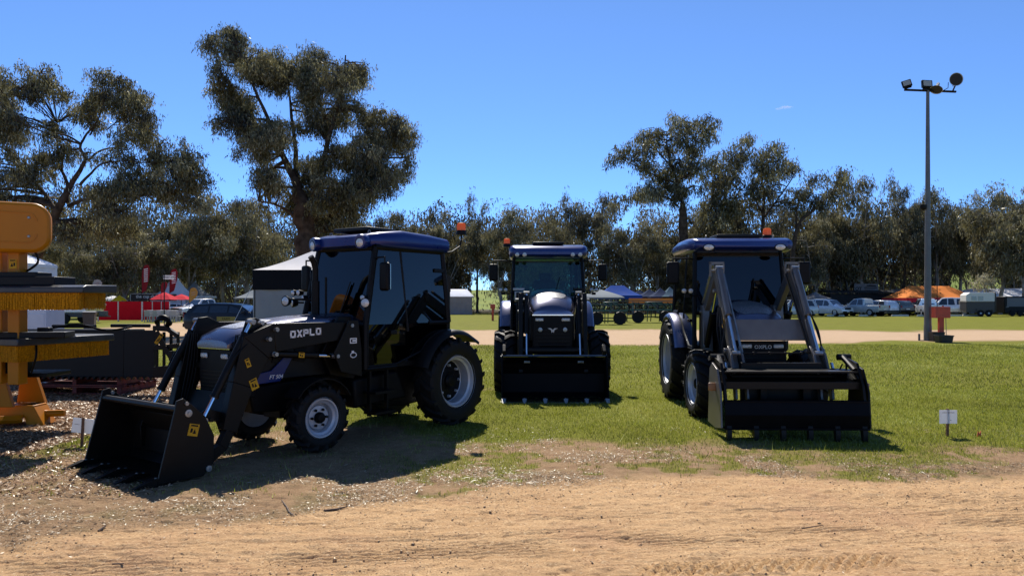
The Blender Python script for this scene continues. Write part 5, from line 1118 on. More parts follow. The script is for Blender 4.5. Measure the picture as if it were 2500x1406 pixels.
# horse float
hf = thing('horse_float', 'dark horse float trailer with white top and twin wheels', 'trailer', (PX(2395, 76), 76, 0), R(-14))
FLW = mat('float_cream', (.62, .60, .54), .5); FLD = mat('float_dark', (.030, .026, .022), .4, var=.15)
MB().box((-.35, 0, .95), (2.6, 1.9, 1.1)).build('lower_body', FLD, hf, bevel=.03)
MB().prism([(-1.65, 1.505), (.95, 1.505), (.95, 2.35), (.7, 2.45), (-1.3, 2.45), (-1.65, 2.2)], -.95, .95).build('upper_body', FLW, hf, bevel=.06)
MB().prism([(-.97, .42), (.97, .42), (.97, 2.3), (.75, 2.52), (-.75, 2.52), (-.97, 2.3)], .96, 1.06, 'yz').build('tail_ramp', FLD, hf, bevel=.04)
for x in (-.95, -.35): MB().box((x, -.955, 1.85), (.46, .02, .42)).build('window', CARGL, hf)
for x in (-.35, .38):
    w = MB().lathe([(.17, .05), (.1, .06), (0, .06)], n=14).build('wheel', SILVER, hf, loc=(x, -.95, .33), rot=(0, 0, math.pi)); MB().lathe([(.17, -.1), (.32, -.1), (.33, .05), (.29, .07), (.17, .06)], n=18).build('tyre', RUBBER, w)
MB().strip([(-.75, .5), (-.7, .72), (.7, .72), (.78, .5)], .03, -1.06, -.94).build('mudguard', FLD, hf)
MB().tube([(-1.6, 0, .45), (-2.6, 0, .45)], .05, 8).build('drawbar', GALV, hf)
dkb = thing('black_trailer', 'black printed display trailer right of the horse float', 'trailer', (PX(2468, 77), 77, 0)); MB().box((0, 0, 1.2), (2.4, 1.6, 1.7)).build('body', BLACK, dkb, bevel=.05); MB().box((0, -.81, 1.45), (1.9, .02, .9)).prism([(-1.1, .9), (-.3, 1.9), (-.1, 1.9), (-.8, .9)], -.83, -.815).build('side_print', mat('print_grey', (.10, .10, .105), .4), dkb)
for x in (-.4, .4): MB().lathe([(.3, -.1), (.33, 0), (.3, .08), (0, .09)], n=16).build('wheel', RUBBER, dkb, loc=(x, -.8, .33), rot=(0, 0, math.pi))
# pale wheel stops before the cars
wsm = MB().box((0, 0, .09), (1.8, .22, .18), taper=.92).mesh('wheel_stop', mat('stop_concrete', (.55, .52, .42), .8, var=.15))
for i, pxw in enumerate((2040, 2118, 2197, 2260, 2328, 2370)):
    o = bpy.data.objects.new('wheel_stop', wsm); C.objects.link(o); o.location = (PX(pxw, Dc - 2.6), Dc - 2.6, 0); tag(o, 'pale concrete wheel stop on the lawn edge before the parked cars', 'wheel stop', 'pale wheel stops before the parked cars')
# sheds, container, sign
CONT = mat('container_grey', (.20, .20, .21), .6, var=.15, dust=.1)
ct = thing('shipping_container', 'pale grey corrugated container behind the dark wagon', 'container', (PX(2228, 93), 93, 0)); cb = MB(); prof = []
for i in range(26): prof += [(-1.4 + i * .11, .0 if i % 2 else .05), (-1.4 + i * .11 + .07, .0 if i % 2 else .05)]
cb.loft([[(x, y, z) for x, y in prof] for z in (.1, PZ(706, 93))], cap=False, closed=False).box((0, 1.3, PZ(706, 93) / 2), (2.86, 2.4, PZ(706, 93))).build('shell', CONT, ct)
MB().box((1.9, -.1, PZ(715, 93)), (2.2, .06, 1.1)).build('navy_panel', CNAVY, ct)
shd = thing('dark_shed', 'low dark open shed behind the silver ute', 'shed', (PX(2115, 95), 95, 0)); SHM = mat('shed_dark', (.014, .015, .015), .8, var=.3)
MB().box((0, 1.4, 1.25), (PX(2205, 95) - PX(2030, 95), 2.6, 2.5)).build('walls', SHM, shd); MB().prism([(-.3, 2.56), (3.1, 2.9), (3.1, 3.0), (-.3, 2.66)], -4.8, 4.8, 'yz').build('roof', SHM, shd)
sg = thing('billboard', 'grey printed billboard standing above the dark shed', 'sign', (PX(2115, 97.5), 97.5, 0)); BW = PX(2145, 97.5) - PX(2086, 97.5); zc = PZ(703, 97.5)
MB().box((0, 0, zc), (BW, .08, 1.1)).build('board', mat('billboard_grey', (.16, .15, .145), .7), sg)
for x in (-1.2, 1.2): MB().box((x, .05, zc / 2), (.1, .08, zc)).build('post', SHM, sg)
text('board_lettering', 'OT', .62, SHM, sg, (-1.05, -.045, zc - .12), (R(90), 0, 0), .002, 0, .02)
MB().box((.55, -.045, zc + .02), (1.7, .01, .10)).box((.45, -.045, zc - .2), (1.4, .01, .07)).box((.65, -.045, zc - .38), (1.6, .01, .07)).prism([(-.2, zc + .18), (.4, zc + .42), (1.2, zc + .34), (1.4, zc + .18)], -.05, -.04).build('board_print', SHM, sg)
# caravan behind the sweeper
cv = thing('caravan', 'white caravan with a sloping dark window behind the grey bin', 'caravan', (PX(190, 52), 52, 0)); 
MB().prism([(-2.4, .75), (.55, .75), (.85, 1.3), (.42, 2.35), (.15, 2.48), (-2.4, 2.48)], 0, 2.2).build('body', PW, cv, bevel=.08); MB().prism([(-2.4, .45), (.6, .45), (.7, .75), (-2.4, .75)], .03, 2.17).build('chassis', FLD, cv)
MB().box((-.5, -.006, 1.7), (.5, .02, .5)).sheet([[(.83, .25, 1.42), (.83, 1.95, 1.42), (.50, 1.95, 2.2), (.50, .25, 2.2)]], .02).box((.45, -.01, 1.78), (.28, .02, .42)).build('window', CARGL, cv)
for y in (.0, 2.1): MB().lathe([(.2, -.08), (.34, -.08), (.34, .06), (.2, .08), (0, .07)], n=18).build('wheel', RUBBER, cv, loc=(-.9, y, .34))
MB().tube([(.6, 1.1, .5), (1.7, 1.1, .5)], .05, 6).box((1.2, 1.1, .7), (.4, .5, .35)).build('drawbar', GALV, cv)
tent('white dome shade behind the caravan', PX(248, 74), PX(272, 74), 74, 76.5, PZ(733, 74), PZ(722, 75), CW, CW, .1, None, sag=-.5)

# green seeding implements
GIM = mat('implement_green', (.008, .060, .032), .4, var=.25, dust=.04)
def implement(label, px, D, w, flip):
    t = thing('seeding_implement', label, 'implement', (PX(px, D), D, 0), 0, 'green seeding implements on the far lawn')
    f = MB()
    for z, y in ((.95, 0), (.95, 1.1), (1.35, .3), (1.35, 1.6)): f.box((0, y, z), (w, .11, .11))
    for k in range(6): f.box((-w / 2 + w * k / 5, .8, 1.15), (.09, 1.8, .09)); f.box((-w / 2 + w * k / 5, .4, 1.15), (.07, .07, .5))
    f.build('frame', GIM, t)
    tn = MB().strip([(0, .95), (-.12, .7), (-.10, .4), (.02, .08)], .03, -.03, .03, 'yz').mesh('tine', GIM)
    for k in range(8): share(tn, 'tine', t, (-w / 2 + .15 + (w - .3) * k / 7, .1 if k % 2 else 1.1, 0))
    for x in (-w * .28, w * .30):
        wh = MB().lathe([(.20, .06), (.1, .02), (0, .05)], n=16).build('wheel', GIM, t, loc=(x, -.25, .44), rot=(0, 0, math.pi)); MB().lathe([(.21, -.15), (.42, -.15), (.45, -.06), (.45, .06), (.42, .13), (.21, .1)], n=22).build('tyre', RUBBER, wh)
    MB().tube([(-w / 2, -.1, 1.62), (w / 2, -.1, 1.58)], .03, 6).tube([(-w * .4, -.05, 1.5), (w * .1, -.05, 1.2)], .04, 6).tube([(-w * .1, .2, .65), (-w * .5, .0, .62)], .05, 6).build('hydraulic_pipe', GALV, t)
    for k in range(9): hose(t, [(-w / 2 + w * k / 8, .2, 1.5), (-w / 2 + w * (k + .4) / 8, -.05, 1.25), (-w / 2 + w * (k + .3) / 8, .1, .9)], .03, 'seed_hose')
    MB().box((w * .12, .8, 1.42), (w * .34, .8, .24)).build('seed_box', GIM, t, bevel=.03)
implement('green seeding implement directly right of the middle tractor', 1483, 50, 2.7, 1); implement('green seeding implement left of the right tractor', 1588, 54, 3.4, -1)
# ---------------------------------------------------------------- gum trees
LEAF = leafmat('gum_leaf', (.018, .016, .008), (.175, .158, .060), .45, (.42, .40, .26))  # last colour stands in for glossy reflection on the leaves
LEAF2 = leafmat('gum_leaf_far', (.030, .026, .014), (.190, .168, .072), .42, (.38, .36, .24))  # leaf gloss painted in by the palest tint here too
BARK = mat('gum_bark', (.030, .020, .014), .9, spec=.1, scale=2.5, col2=(.085, .060, .044), bump=.8, bscale=6)
PALE = mat('gum_bark_pale', (.17, .145, .12), .85, spec=.1, scale=1.2, col2=(.34, .30, .26), bump=.5, bscale=5)
def leaf_quads(P, L, W, r):
    n = len(P); a = r.uniform(0, 2 * np.pi, n); tl = np.abs(r.normal(0, .55, n)); d = np.stack([np.cos(a) * np.sin(tl), np.sin(a) * np.sin(tl), -np.cos(tl)], -1)
    b = r.uniform(0, 2 * np.pi, n); q = np.stack([np.cos(b), np.sin(b), r.uniform(-.4, .4, n)], -1); s = np.cross(d, q); s /= np.linalg.norm(s, axis=1)[:, None] + 1e-6
    l = (L * r.uniform(.5, 1.4, n))[:, None]; w = (W * r.uniform(.6, 1.4, n))[:, None]
    return np.stack([P, P + d * l * .4 - s * w / 2, P + d * l, P + d * l * .4 + s * w / 2], 1)
def crown(clumps, L, W, per, r, sig=.30, fill=1.0):   # clumps: (x,y,z,rx,ry,rz); returns leaf quads, tints, twig ends
    Q = []; T = []; tw = []
    for (x, y, z, rx, ry, rz) in clumps:
        area = max(.05, rx * rz); k = max(3, int(area * 30 * fill * (.3 / sig) ** 1.4)); base = r.normal(.42, .14)
        ns = max(3, int(3 + 3 * min(2, area))); subs = []           # smaller tufts inside the clump, so its outline breaks up
        for _ in range(ns):
            v = r.normal(size=3); v /= np.linalg.norm(v) + 1e-9; f = r.uniform(.2, 1) ** .6
            subs.append((np.array([x + v[0] * rx * f * .8, y + v[1] * ry * f * .8, z + v[2] * rz * f * .85]), r.uniform(.38, .62), r.normal(0, .12)))
        for _ in range(k):
            sc_, sr, stint = subs[r.integers(ns)]
            v = r.normal(size=3); v /= np.linalg.norm(v) + 1e-9; f = r.uniform(.1, 1) ** .5 * sr
            c_ = sc_ + v * np.array([rx, ry, rz]) * f; tw.append((c_, (x, y, z)))
            m = max(3, int(per / 7 * r.uniform(.5, 1.4)))           # hanging strands of leaves
            st = c_ + r.normal(size=(m, 3)) * np.array([sig, sig, sig * .7]) * .6
            out = (c_ - np.array([x, y, z])); out /= np.linalg.norm(out) + .3
            dr = out[None] * .45 + r.normal(size=(m, 3)) * .35; dr[:, 2] -= .75; dr /= np.linalg.norm(dr, axis=1)[:, None]
            q = r.integers(4, 11, m); sid = np.repeat(np.arange(m), q); n = len(sid); t = r.random(n); ln = sig * r.uniform(.9, 2.2, m)
            P = st[sid] + dr[sid] * (t * ln[sid])[:, None] + r.normal(size=(n, 3)) * L * .28
            Q.append(leaf_quads(P, L, W, r)); T.append(np.clip(base + stint + r.normal(0, .09, m)[sid] + r.normal(0, .2, n), 0, 1))
    return np.concatenate(Q), np.concatenate(T), tw
def nearest(limbs, p):
    best = None
    for lb in limbs:
        for i in range(len(lb) - 1):
            a, b = Vector(lb[i][:3]), Vector(lb[i + 1][:3])
            for f in (0, .25, .5, .75, 1):
                q = a.lerp(b, f); rr = lb[i][3] + (lb[i + 1][3] - lb[i][3]) * f; d = (q - p).length + max(0, q.z - p.z) * .9
                if best is None or d < best[0]: best = (d, q, rr)
    return best[1], best[2]
def smooth_path(pts, n=4):
    P = [np.array(p, float) for p in pts]; out = []
    for i in range(len(P) - 1):
        a, b, c_, d = P[max(0, i - 1)], P[i], P[i + 1], P[min(len(P) - 1, i + 2)]
        for k in range(n):
            u_ = k / n; out.append(.5 * (2 * b + (c_ - a) * u_ + (2 * a - 5 * b + 4 * c_ - d) * u_ ** 2 + (3 * b - a - 3 * c_ + d) * u_ ** 3))
    out.append(P[-1]); return out
def tree_meshes(limbs, clumps, L, W, per, seed, sig, fill, leafm, barkm, twigs=.5, name='tree', lim_thin=True):
    r = np.random.default_rng(seed); rd = random.Random(seed)
    b = MB(); full = []
    for lb in limbs:
        sp = smooth_path(lb); full.append([tuple(q) for q in sp])
        sp = [np.array([q[0], q[1], q[2], q[3] * (.62 if q[3] < .45 and lim_thin else 1)]) for q in sp]
        b.tube([(q[0] + rd.uniform(-.25, .25) * q[3], q[1] + rd.uniform(-.25, .25) * q[3], q[2]) for q in sp], [max(.012, q[3]) for q in sp], 10 if sp[0][3] > .2 else 6)
    Q, T, tw = crown(clumps, L, W, per, r, sig, fill)
    for (x, y, z, rx, ry, rz) in clumps:
        p = Vector((x, y, z)); q, rr = nearest(full, p); m = q.lerp(p, .5) + Vector((rd.uniform(-.12, .12), rd.uniform(-.12, .12), rd.uniform(-.05, .15))) * (p - q).length
        r0 = min(rr * .6, .10 + .01 * (p - q).length) ; b.tube(smooth_path([q, m, p], 3), [r0 * (1 - .1 * i) for i in range(7)], 5, cap=False)
    for c_, ce in tw:
        if rd.random() < twigs: b.tube([ce, Vector(ce).lerp(Vector(c_), .6) + Vector((rd.uniform(-.1, .1), rd.uniform(-.1, .1), rd.uniform(0, .15))), c_], [.035, .022, .010], 3, cap=False)
    n = len(Q)
    return b.mesh('trunk', barkm, 60), npmesh('crown', Q.reshape(-1, 3), np.arange(n * 4).reshape(n, 4), leafm, {'tint': np.repeat(T, 4)})
def place_tree(name, label, me, loc, rz=0, scale=(1, 1, 1), group=None):
    t = thing(name, label, 'tree', loc, rz, group)
    a = share(me[0], 'trunk', t, scale=scale); b = share(me[1], 'crown', t, scale=scale); return t
def traced(label, D, reg, limbs, clumps, seed, L, W, per, sig, fill, depth=1.0, barkm=None, twigs=.5, base=None, bridge=.75):
    x0, y0, sc = reg; k = D / FPX; rd = random.Random(seed)
    X0 = PX(x0 + base * sc, D)
    cv = lambda zx, zy: (PX(x0 + zx * sc, D) - X0, PZ(y0 + zy * sc, D))
    ll = []
    for lb, dy in limbs:
        m = len(lb); ll.append([(*[(lambda a: (a[0], dy * i / max(1, m - 1) + rd.uniform(-.1, .1), a[1], r_))(cv(zx, zy))][0],) for i, (zx, zy, r_) in enumerate(lb)])
    cl = []
    for zx, zy, rx, rz in clumps:
        a = cv(zx, zy); R_ = rx * sc * k; cl.append((a[0], rd.gauss(0, 1) * depth, a[1], R_ * .98, R_ * rd.uniform(.9, 1.5), rz * sc * k * .98))
    ex = []
    for i, a in enumerate(cl):                 # bridge neighbouring clumps so the crown closes up
        for j in sorted(range(len(cl)), key=lambda j: (cl[j][0] - a[0]) ** 2 + (cl[j][2] - a[2]) ** 2)[1:3]:
            b = cl[j]
            if j > i and rd.random() < bridge: ex.append(tuple((p + q) / 2 * (.85 if n > 2 else 1) for n, (p, q) in enumerate(zip(a, b))))
    for a in list(cl):                        # small satellites roughen the outline
        for _ in range(2):
            g = rd.uniform(0, 6.28); cl.append((a[0] + math.cos(g) * a[3] * rd.uniform(.7, 1.15), a[1] + rd.uniform(-1, 1) * a[4], a[2] + math.sin(g) * a[5] * rd.uniform(.7, 1.15), a[3] * .45, a[4] * .45, a[5] * .45))
    cl += ex
    return place_tree('gum_tree', label, tree_meshes(ll, cl, L, W, per, seed, sig, fill, LEAF, barkm or BARK, twigs), (X0, D, 0))
# tall gum in the middle left
CZ = [(150,110,70,70),(110,220,55,60),(200,200,60,50),(300,230,110,80),(370,200,80,50),(330,330,130,80),(130,360,70,60),(110,450,50,80),(200,470,80,70),(200,590,90,70),(92,622,20,20),(250,640,60,50),(430,330,70,80),(520,250,60,50),(620,220,80,55),(600,330,110,70),(640,420,90,70),(560,470,60,50),(780,280,70,60),(850,250,50,45),(900,320,40,40),(790,380,80,70),(840,470,70,60),(760,510,60,60),(880,540,30,40),(700,600,80,60),(600,600,60,40),(960,580,70,50),(1040,560,40,30),(1130,610,60,50),(1090,700,90,70),(960,680,90,70),(1160,680,35,60),(1150,800,25,25),(400,620,100,60),(430,720,110,60),(350,760,80,60),(330,690,40,40),(860,760,100,80),(1000,800,80,60),(760,800,80,60),(1090,880,60,30),(1050,940,80,70),(930,900,110,90),(880,1000,110,80),(1010,1030,60,40),(780,980,90,90),(380,930,60,50),(450,960,70,60),(350,830,30,40),(470,1030,70,60),(600,860,90,80),(590,960,80,80),(580,1060,80,70),(700,1060,80,70),(820,1080,80,60),(650,1170,70,60),(760,1170,80,50),(860,1190,50,40),(330,1080,35,30),(145,55,22,25)]
CL = [([(590,1700,.80),(590,1500,.72),(580,1300,.62),(565,1120,.50),(530,950,.42),(450,800,.28),(390,640,.2),(300,430,.12),(200,180,.06)],-.5), ([(585,1230,.6),(620,1050,.40),(640,880,.3),(690,700,.22),(640,450,.14),(620,250,.07)],.8), ([(600,1180,.5),(670,900,.28),(720,720,.2),(800,450,.13),(830,260,.06)],-1.2), ([(600,1320,.5),(680,1180,.34),(770,1080,.26),(900,850,.18),(1050,690,.10),(1130,600,.05)],.6), ([(575,1270,.3),(520,1150,.18),(440,1090,.12),(340,1070,.07)],-1), ([(530,950,.3),(500,700,.2),(470,520,.14),(440,330,.06)],1.2), ([(450,800,.2),(300,620,.14),(180,480,.08),(120,360,.04)],.5), ([(770,1080,.2),(900,1000,.13),(1040,930,.06)],-1), ([(690,700,.16),(560,480,.1),(520,260,.05)],0)]
traced('tall full gum with a heavy trunk rising behind the marquee', 44, (500, 40, .4269), CL, CZ, 21, .22, .046, 62, .36, 2.3, 1.1, base=590, bridge=1.0)
# leaning gum at the left edge
LZ = [(10,110,35,60),(20,300,30,50),(80,200,60,50),(200,170,80,50),(300,150,80,45),(330,210,70,50),(430,160,60,50),(460,230,60,50),(240,270,90,60),(400,300,60,50),(530,300,60,60),(520,370,50,40),(630,150,60,45),(700,170,70,50),(760,220,60,40),(640,240,60,60),(720,290,70,60),(830,270,60,40),(880,300,50,45),(700,370,80,50),(790,360,70,50),(880,370,45,45),(720,450,70,50),(820,440,60,40),(720,530,60,50),(60,400,70,60),(150,370,70,50),(200,470,90,70),(90,500,80,70),(30,560,50,80),(340,440,80,70),(320,530,80,60),(380,600,60,50),(250,600,80,60),(120,640,90,60),(60,740,80,60),(200,720,80,50),(940,520,60,40),(1010,560,70,40),(1110,560,40,40),(900,600,70,50),(1000,640,90,50),(1130,650,50,40),(1080,700,80,50),(1180,700,50,40),(880,700,70,60),(1000,770,90,60),(1090,780,60,50),(1060,850,50,40),(960,800,50,50),(740,720,60,70),(640,760,40,50),(680,810,80,40),(780,810,80,50),(850,770,60,60),(620,600,50,35),(800,620,60,50),(560,900,70,50),(500,980,80,60),(580,1000,90,50),(460,1040,60,50),(640,970,60,50),(150,850,90,60),(250,870,60,50),(40,860,60,60),(720,890,50,40),(800,940,60,40),(-60,250,80,80),(-80,450,90,90),(-60,650,90,80)]
LL = [([(70,1640,.5),(110,1450,.44),(200,1230,.36),(300,1040,.31),(345,930,.29),(390,860,.26),(430,770,.20),(490,690,.16),(515,620,.13),(500,560,.10),(530,480,.08),(590,430,.05),(630,330,.04),(640,200,.02)],-.6), ([(512,625,.10),(560,570,.08),(640,545,.06),(730,560,.03)],.3), ([(460,765,.12),(540,700,.09),(620,650,.07),(760,640,.04),(880,650,.03)],-.6), ([(385,870,.18),(375,770,.14),(340,690,.11),(300,630,.09),(285,450,.06),(270,380,.04)],.8), ([(395,890,.15),(480,860,.13),(580,845,.11),(720,830,.09),(900,835,.07),(1000,820,.05),(1090,790,.03)],-.7), ([(340,930,.16),(200,760,.12),(60,640,.07),(-40,480,.04)],.6), ([(530,480,.06),(540,430,.05),(520,400,.03)],0), ([(620,440,.05),(700,400,.03),(800,370,.02)],-.3)]
traced('leaning dark gum with spreading limbs at the left edge', 36, (0, 130, .4197), LL, LZ, 22, .19, .040, 62, .30, 1.7, .9, base=70)
# gums on the right
reg = (1480, 280, .313)
RZ = [(760,60,50,50),(740,20,25,20),(800,130,30,40),(740,190,60,60),(600,60,50,40),(500,80,70,40),(640,110,60,50),(330,120,70,45),(400,150,60,50),(300,180,50,40),(560,180,70,60),(480,230,60,40),(620,230,60,60),(680,270,60,60),(120,260,60,30),(60,330,35,25),(200,310,70,40),(290,300,60,50),(350,360,60,50),(250,390,50,30),(440,420,70,60),(540,350,70,60),(520,470,90,70),(620,420,80,60),(700,370,60,60),(260,560,60,50),(290,620,60,40),(350,560,60,50),(420,600,60,50),(470,560,60,60),(240,610,40,40),(560,600,80,80),(660,560,80,70)]
RL = [([(610,1620,.75),(605,1200,.62),(600,900,.55),(590,700,.44),(560,550,.34),(520,430,.26),(490,320,.18),(470,200,.11),(500,80,.05)],0), ([(585,500,.26),(660,440,.2),(680,300,.14),(740,150,.09),(760,40,.04)],1.5), ([(505,400,.18),(380,280,.13),(320,170,.06)],-1.5), ([(530,530,.2),(380,470,.15),(240,400,.1),(120,340,.06),(50,330,.03)],1), ([(565,720,.2),(470,650,.14),(300,640,.08)],-1)]
traced('broad open gum right of centre with a branch reaching left', 92, reg, RL, RZ, 23, .50, .105, 36, .62, 1.0, 2.2, base=610)
MZ = [(900,290,70,50),(1000,290,70,60),(860,350,60,50),(980,380,80,70),(1060,340,50,50),(900,450,80,70),(1010,480,90,70),(800,480,70,60),(850,560,80,70),(960,580,90,60),(780,700,90,70),(900,680,90,70),(1020,650,80,80),(800,820,90,60),(950,760,80,70)]
ML = [([(900,1620,.6),(880,1200,.5),(880,900,.4),(930,640,.28),(1000,480,.16),(1050,330,.06)],0), ([(885,880,.3),(840,640,.2),(860,420,.12),(900,280,.05)],1), ([(900,800,.2),(1000,650,.12),(1040,560,.06)],-1)]
traced('rounded gum directly above the right tractor roof', 96, reg, ML, MZ, 24, .5, .105, 34, .62, .95, 2, base=900)
NZ = [(1180,310,70,50),(1260,300,60,50),(1300,360,50,40),(1150,400,80,60),(1240,420,80,50),(1210,480,80,60),(1330,430,60,40),(1430,360,40,30),(1410,420,70,40),(1520,390,60,30),(1100,560,80,70),(1230,620,90,60),(1300,540,70,60),(1160,700,90,70),(1350,640,70,60)]
NL = [([(1240,1620,.6),(1230,1200,.5),(1220,900,.38),(1230,650,.26),(1210,450,.16),(1240,300,.06)],0), ([(1230,800,.24),(1360,640,.16),(1460,500,.1),(1530,390,.04)],1), ([(1225,780,.2),(1130,600,.14),(1150,400,.06)],-1)]
traced('gum with a bare limb climbing right beside the rounded one', 94, reg, NL, NZ, 25, .5, .105, 34, .62, .9, 2, base=1240)
OZ = [(1720,460,40,50),(1800,460,40,50),(1830,540,50,50),(1700,520,60,40),(1760,600,60,50),(1600,540,60,40),(1640,620,70,50),(1500,600,60,60),(1560,700,80,50),(1680,690,60,60)]
OL = [([(1440,1620,.55),(1450,1150,.44),(1490,870,.34),(1600,760,.24),(1700,670,.17),(1780,600,.1),(1830,520,.05)],0), ([(1480,900,.22),(1500,700,.15),(1600,560,.08),(1720,460,.04)],1)]
traced('gum with one long branch leaning right above the parked wagons', 90, reg, OL, OZ, 26, .5, .105, 34, .6, .9, 1.6, base=1440)
# procedural gums for the tree line, five shapes shared
def proto(seed, H_=14., Wd=9., low=.38, dens=1.0, pale=True):
    rd = random.Random(seed); limbs = []; clumps = []
    nf = rd.choice((2, 3, 3)); fork = H_ * rd.uniform(.16, .32); lean = rd.uniform(-.6, .6)
    limbs.append([(0, 0, -.3, .42), (lean * .3, 0, fork * .5, .36), (lean, 0, fork, .31)])
    for i in range(nf):
        a = 2 * math.pi * (i + rd.random() * .6) / nf; ex = math.cos(a) * Wd * .30; ey = math.sin(a) * Wd * .30; top = H_ * rd.uniform(.72, .95)
        p = [(lean, 0, fork, .22)]
        for f in (.3, .6, .85, 1): p.append((lean + ex * f * rd.uniform(.7, 1.2), ey * f, fork + (top - fork) * f, .21 * (1 - f) + .03))
        limbs.append(p)
        for k in range(6):
            f = rd.uniform(.28, 1.05); q = p[min(4, int(f * 4))]; sp = Wd * .20
            clumps.append((q[0] + rd.gauss(0, sp * .8), q[1] + rd.gauss(0, sp * .8), max(H_ * low, q[2] + rd.gauss(.3, .9)), Wd * rd.uniform(.08, .15), Wd * rd.uniform(.08, .15), H_ * rd.uniform(.04, .085)))
    for k in range(5): clumps.append((rd.gauss(lean, Wd * .22), rd.gauss(0, Wd * .22), H_ * rd.uniform(low, .95), Wd * .12, Wd * .12, H_ * .06))
    mx = max(c_[2] + c_[5] for c_ in clumps)
    return tree_meshes(limbs, clumps, .40, .085, 46, seed, .62, 1.9 * dens, LEAF2, PALE if pale else BARK, .45), mx
PRO = [proto(101), proto(102, 14, 7.5), proto(103, 14, 11, .3), proto(104, 14, 6, .42, .9, False), proto(105, 14, 9.5, .22, 1.1), proto(106, 14, 8, .35, .85)]
TL = [  # (px, top py, width scale, distance, shape, label)
    (470, 470, 1.0, 78, 4, 'bushy gum behind the direction sign and pagoda tents'), (545, 455, 1.0, 82, 2, 'pale forked gum above the white ute'), (605, 482, .9, 80, 0, 'gum above the small awning left of the marquee'), (660, 512, .8, 86, 5, 'thin gum just left of the tall trunk behind the marquee'),
    (380, 520, 1.1, 74, 2, 'gum above the dark red flags'), (300, 540, 1.1, 70, 4, 'dense gum above the yellow and white umbrella'), (210, 560, 1.1, 68, 0, 'gum above the caravan'), (120, 540, 1.0, 72, 2, 'gum behind the leaning trunk at left'), (30, 520, 1.0, 66, 4, 'gum behind the yellow sweeper hood'),
    (880, 500, .8, 96, 1, 'gum behind the left tractor roof'), (945, 512, .8, 100, 0, 'small round gum right of the tall gum'), (1045, 512, .7, 98, 1, 'slender gum above the left tractor beacon'), (1095, 503, .7, 102, 5, 'open crowned gum right of the left tractor beacon'), (1165, 472, .62, 98, 3, 'tall narrow gum with a round top left of the middle tractor'),
    (1225, 500, 1.0, 96, 4, 'left half of the broad brown gum above the middle tractor'), (1290, 510, 1.0, 97, 2, 'broad brown gum directly above the middle tractor'), (1345, 545, .8, 94, 0, 'low gum right of the middle tractor cab'), (1395, 470, .55, 104, 3, 'narrow spire of a gum right of the middle tractor'), (1440, 468, .6, 103, 1, 'second narrow gum right of the middle tractor'), (1490, 492, .7, 100, 5, 'gum above the blue marquee'),
    (1545, 530, .9, 98, 4, 'bushy gum above the dark blue tents'), (1620, 560, .9, 104, 2, 'low gum behind the right tractor fender'), (1990, 520, .8, 96, 4, 'gum above the white four wheel drive'), (2070, 520, .8, 100, 2, 'gum above the silver ute'), (2105, 430, .8, 98, 0, 'tall gum left of the light pole above the billboard'), (2150, 470, .7, 104, 5, 'gum with slanting trunks above the container'),
    (2205, 425, .62, 98, 3, 'narrow tall gum touching the light pole on its left'), (2235, 450, .6, 102, 1, 'gum partly behind the light pole'), (2290, 452, .8, 97, 0, 'gum just right of the light pole'), (2345, 462, .9, 99, 5, 'gum above the orange marquee'), (2400, 478, .8, 104, 2, 'gum above the horse float'), (2440, 442, .9, 86, 4, 'dark dense gum above the black trailer'), (2505, 408, 1.1, 82, 2, 'dark gum cut by the right edge'), (2580, 430, 1.1, 90, 4, 'gum just outside the right edge'),
    (1690, 500, .9, 103, 4, 'gum filling in left of the right tractor roof'), (1755, 515, .9, 106, 2, 'gum low behind the right tractor roof'), (1830, 490, .9, 104, 4, 'gum behind the raised loader arms'), (1900, 500, .9, 107, 0, 'gum behind the right mirror of the right tractor'), (1950, 490, .85, 102, 2, 'gum left of the white four wheel drive'), (1110, 560, 1.0, 106, 4, 'low gum behind the small white roofed stall'), (1000, 550, 1.0, 104, 2, 'low gum behind the left tractor cab'), (2040, 500, .9, 107, 4, 'gum between the wagons and the billboard')]
rd = random.Random(5)
for i, (px, py, ws, D, k, lab) in enumerate(TL):
    me, mx = PRO[k]; s = (PZ(py, D)) / mx
    place_tree('gum_tree', lab, me, (PX(px, D), D, 0), rd.uniform(0, 6.28), (s * ws * 1.02, s * ws * 1.02, s), 'gum trees in the tree line')
# scrub filling the wood behind
n = 330000; r = np.random.default_rng(9); x = r.uniform(-90, 105, n); y = r.uniform(100, 122, n)
hgt = 10.5 + 7.5 * vnoise(x, y, 9, 41) + 3.5 * vnoise(x, y, 3, 42); z = hgt * r.uniform(0, 1, n) ** 1.0
pxp = x / y * FPX + 1250; gap = (np.abs(pxp - 1195) < 45) & (z < 6.5); gap |= (np.abs(pxp - 2390) < 70) & (z < 7.5) & (z > 3)
den = vnoise(x, z * 1.6 + y * .3, 2.2, 43); keep = (~gap | (r.random(n) < .06)) & (den > .16 + .32 * (z / hgt) ** 2)
P = np.stack([x, y, z], -1)[keep]; Q = leaf_quads(P, .62, .17, r)
SCRUB = leafmat('scrub_leaf', (.030, .027, .016), (.170, .148, .072), .38, (.30, .27, .17))  # palest tint again paints leaf gloss into the colour
T = np.clip(vnoise(P[:, 0], P[:, 2] * 1.3, 3.5, 44) * .9 - .15 + r.normal(0, .2, len(P)), 0, 1)
o = bpy.data.objects.new('woodland', npmesh('woodland', Q.reshape(-1, 3), np.arange(len(Q) * 4).reshape(-1, 4), SCRUB, {'tint': np.repeat(T, 4)})); C.objects.link(o)
tag(o, 'brown grey scrub filling the wood behind the tree line', 'woodland', kind='stuff')

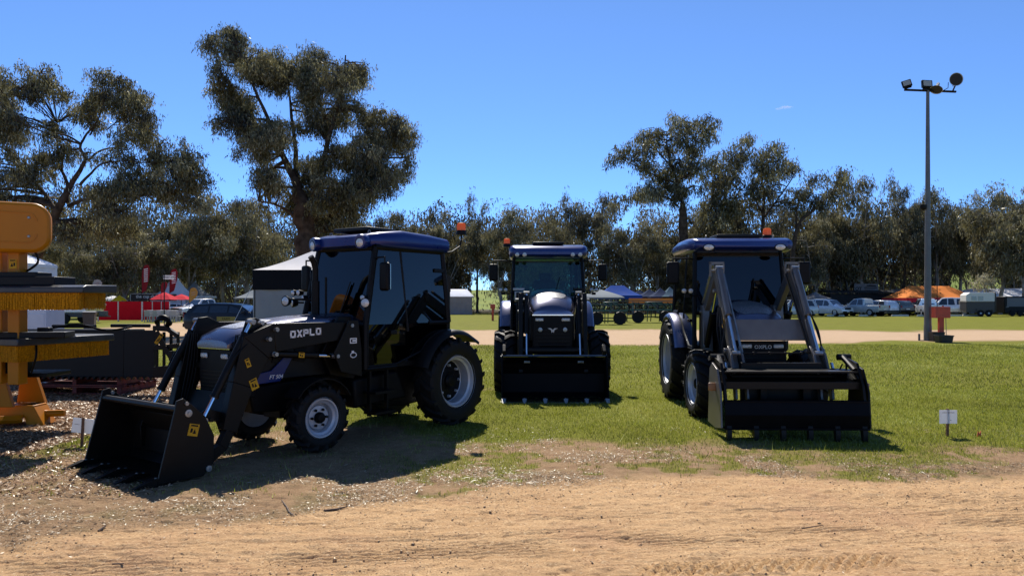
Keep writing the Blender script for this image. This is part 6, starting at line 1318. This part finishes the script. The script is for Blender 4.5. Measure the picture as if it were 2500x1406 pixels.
# thin pale stems inside the wood, one mass with it
st = MB()
for i in range(320):
    X = rd.uniform(-88, 104); Y = rd.uniform(99, 112); pp = X / Y * FPX + 1250
    if abs(pp - 1195) < 45: continue
    h_ = rd.uniform(5, 12); lx = rd.uniform(-2.5, 2.5); ly = rd.uniform(-1, 1); r0 = rd.uniform(.06, .17)
    p = [(X, Y, -.2), (X + lx * .3 + rd.uniform(-.3, .3), Y, h_ * .4), (X + lx * .7, Y + ly, h_ * .75), (X + lx * 1.2, Y + ly, h_)]
    st.tube(p, [r0, r0 * .8, r0 * .5, .02], 5, cap=False)
    for k in range(3):
        q = Vector(p[1]).lerp(Vector(p[2]), rd.random()); e = q + Vector((rd.uniform(-2.2, 2.2), rd.uniform(-1, 1), rd.uniform(1, 3))); st.tube([q, q.lerp(e, .5) + Vector((0, 0, -.2)), e], [r0 * .5, r0 * .35, .015], 4, cap=False)
o = st.build('woodland_stems', PALE, None, smooth=60); tag(o, 'thin pale stems standing in the scrub behind the tree line', 'woodland', kind='stuff')

# one small wisp of cloud far off
cw = bpy.data.materials.new('cloud_wisp'); cw.use_nodes = True; nt = cw.node_tree; nt.nodes.remove(nt.nodes['Principled BSDF']); tc = nt.nodes.new('ShaderNodeTexCoord')
vol = nt.nodes.new('ShaderNodeVolumeScatter'); nz = nt.nodes.new('ShaderNodeTexNoise'); nz.inputs['Scale'].default_value = .03; mr = nt.nodes.new('ShaderNodeMapRange'); mr.inputs[1].default_value = .42; mr.inputs[2].default_value = .7; mr.inputs[4].default_value = .10
nt.links.new(tc.outputs['Object'], nz.inputs['Vector']); nt.links.new(nz.outputs['Fac'], mr.inputs[0]); nt.links.new(mr.outputs[0], vol.inputs['Density']); nt.links.new(vol.outputs[0], nt.nodes['Material Output'].inputs['Volume'])
cb = MB()
for dx, dz, a_, b_ in ((0, 0, 15, 2.2), (-10, -1.5, 9, 1.5), (12, 1, 8, 1.4)): cb.lathe([(0, -b_), (a_ * .7, -b_ * .7), (a_, 0), (a_ * .7, b_ * .7), (0, b_)], (dx, 0, dz), axis='z', n=14)
o = cb.build('cloud', cw, None, loc=(PX(1915, 1500), 1500, PZ(264, 1500))); tag(o, 'single tiny wisp of white cloud right of centre', 'cloud', kind='stuff')
